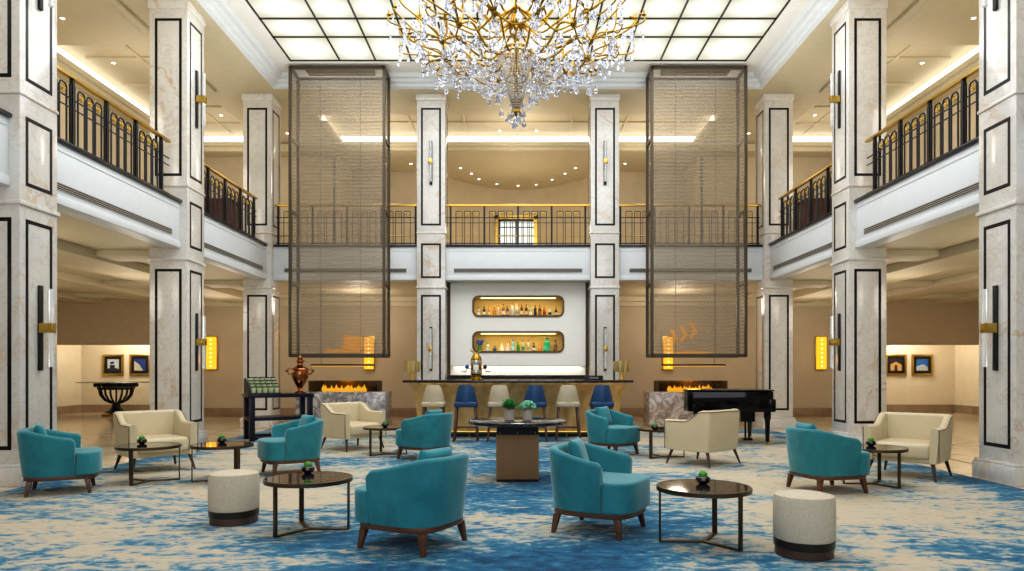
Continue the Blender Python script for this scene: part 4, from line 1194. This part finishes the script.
# bead chains of the basket
m = MB()
for k in range(30):
    a = 2*pi*k/30
    for i in range(26):
        t = i/25; r_ = .19*(1-t)**.75+.02; m.ball(pol(a, r_, 5.32-.74*t), .011, 5)
for k in range(26):
    a = 2*pi*k/26
    c = [Vector(pol(a, .19+.5*t, 5.30-.25*sin(pi*t)-(.0)*t)) for t in [i/18 for i in range(19)]]
    for p in c: m.ball(p, .010, 5)
tag(m.build('bead_chain', 'bead', ch), kind='stuff')
def drop_mesh(L, r_):
    m = MB(); n = 6
    m.lathe([(.0005, 0), (r_*.35, -L*.12), (r_*.3, -L*.22), (r_*.75, -L*.5), (r_, -L*.72), (r_*.7, -L*.9), (.0005, -L)], n=n)
    return m
kinds = [(.10, .030), (.13, .034), (.08, .026)]
pts = []
for p in hang:
    q = Vector(p); k = rnd.choice((1, 2, 2)); z = q.z
    for j in range(k):
        pts.append(Vector((q.x+rnd.uniform(-.04, .04), q.y+rnd.uniform(-.04, .04), z - j*.12 - rnd.uniform(0, .05))))
for i in range(190):  # lower cone of drops
    r_ = math.sqrt(rnd.random())*1.02; a = rnd.random()*6.283
    zl = 4.50+.62*r_ + (.12 if r_ > .8 else 0)
    pts.append(Vector(pol(a, r_, zl+rnd.uniform(0, .5)**1.0)))
for k in range(9):
    a = 2*pi*k/9; pts.append(Vector(pol(a, .10+.03*(k % 2), 4.60-.07*(k % 2)))); 
    (pts.append(Vector(pol(a+.2, .05, 4.50))) if k % 3 == 0 else None)
pts.append(Vector((0, 0, 4.46)))
pts.sort(key=lambda p: (p.y + 0*p.x) + .6*p.z)
dm = [None]*3; rest = MB()
for i, p in enumerate(pts):
    kk = rnd.randrange(3); L, r_ = kinds[kk]
    if i < 100:
        if dm[kk] is None: dm[kk] = drop_mesh(L, r_).build('crystal_drop', 'crystal', ch, smooth=False); o = dm[kk]
        else:
            o = dm[kk].copy(); COL.objects.link(o); o.parent = ch
        o.location = p; o.rotation_euler = (0, 0, rnd.random()*3)
    else:
        d_ = drop_mesh(L, r_); rest.add(d_.v, d_.f, Matrix.Translation(p) @ Matrix.Rotation(rnd.random()*3, 4, 'Z'))
tag(rest.build('crystal_drop', 'crystal', ch, smooth=False), kind='stuff')

# ------------------------------------------------------------------ lights
def area(loc, size, power, col, rot=(0, 0, 0), sy=None):
    l = bpy.data.lights.new('area_lamp', 'AREA'); l.energy = power; l.color = lin(col)[:3]; l.shape = 'RECTANGLE'; l.size = size; l.size_y = sy or size
    o = bpy.data.objects.new('area_lamp', l); COL.objects.link(o); o.location = loc; o.rotation_euler = rot; return o
def point(loc, power, col, rad=.15):
    l = bpy.data.lights.new('point_lamp', 'POINT'); l.energy = power; l.color = lin(col)[:3]; l.shadow_soft_size = rad
    o = bpy.data.objects.new('point_lamp', l); COL.objects.link(o); o.location = loc; return o
area((0, 9.5, 7.5), 8.8, 560, '#f8faff', sy=9)
area((0, -2.5, 4.5), 9, 330, '#f2f5ff', (R(80), 0, 0), sy=5)  # added front fill from behind the camera, no fixture there
for s in (-1, 1):
    for y in (6, 9.8, 13.7, 17.3):
        point((s*7.4, y, 2.3), 27, '#fff4e4', .4)
        point((s*7.4, y, 6.3), 33, '#fff4e4', .4)
    point((s*11.2, 20.2, 2.5), 85, '#fff8ec', .4)
    point((s*11.0, 14, 2.6), 40, '#fff4e4', .4)
    point((s*4.0, 17.6, 2.8), 42, '#fff2e2', .3)
    point((s*3.4, 17.6, 6.4), 40, '#fff4e4', .4)
    point((s*4.0, 16.1, 1.1), 8, '#ffb040', .15)
point((0, 19.9, 5.4), 40, '#ffe6c4', .2)
point((0, 17.2, 6.5), 40, '#fff4e4', .4)
for cx, cz in niches: area((cx, BY+.06, cz+NH/2-.06), 1.7, 3.2, '#ffda8c', sy=.04)
area((0, BY+.03, 1.36), 2.9, 5, '#fff0d0', sy=.05)
area((0, 13.0, 1.02), 3.6, 15, '#ffdf9a', sy=.06)
point((CX, CY, 5.6), 7, '#ffe8c0', .25)

wd = bpy.data.worlds.new('world'); scn.world = wd; wd.use_nodes = True
wd.node_tree.nodes['Background'].inputs[0].default_value = lin('#eee6d8'); wd.node_tree.nodes['Background'].inputs[1].default_value = .35
for s in (-1, 1): area((s*3.6, 9.0, 5.9), 2.2, 150, '#fbfaf6', (pi, 0, 0), sy=11)  # added upward fill for the ceiling, no fixture hangs there

# ------------------------------------------------------------------ camera
cam = bpy.data.cameras.new('camera'); co = bpy.data.objects.new('camera', cam); COL.objects.link(co)
co.location = (0, 0, 1.25); co.rotation_euler = (pi/2, 0, 0)
cam.sensor_width = 36; cam.lens = 700/1024*36
cam.shift_x = -6/1024; cam.shift_y = 85.5/1024
cam.clip_end = 100
scn.camera = co
scn.view_settings.view_transform = 'Standard'
scn.view_settings.look = 'Medium High Contrast'
scn.view_settings.exposure = 0
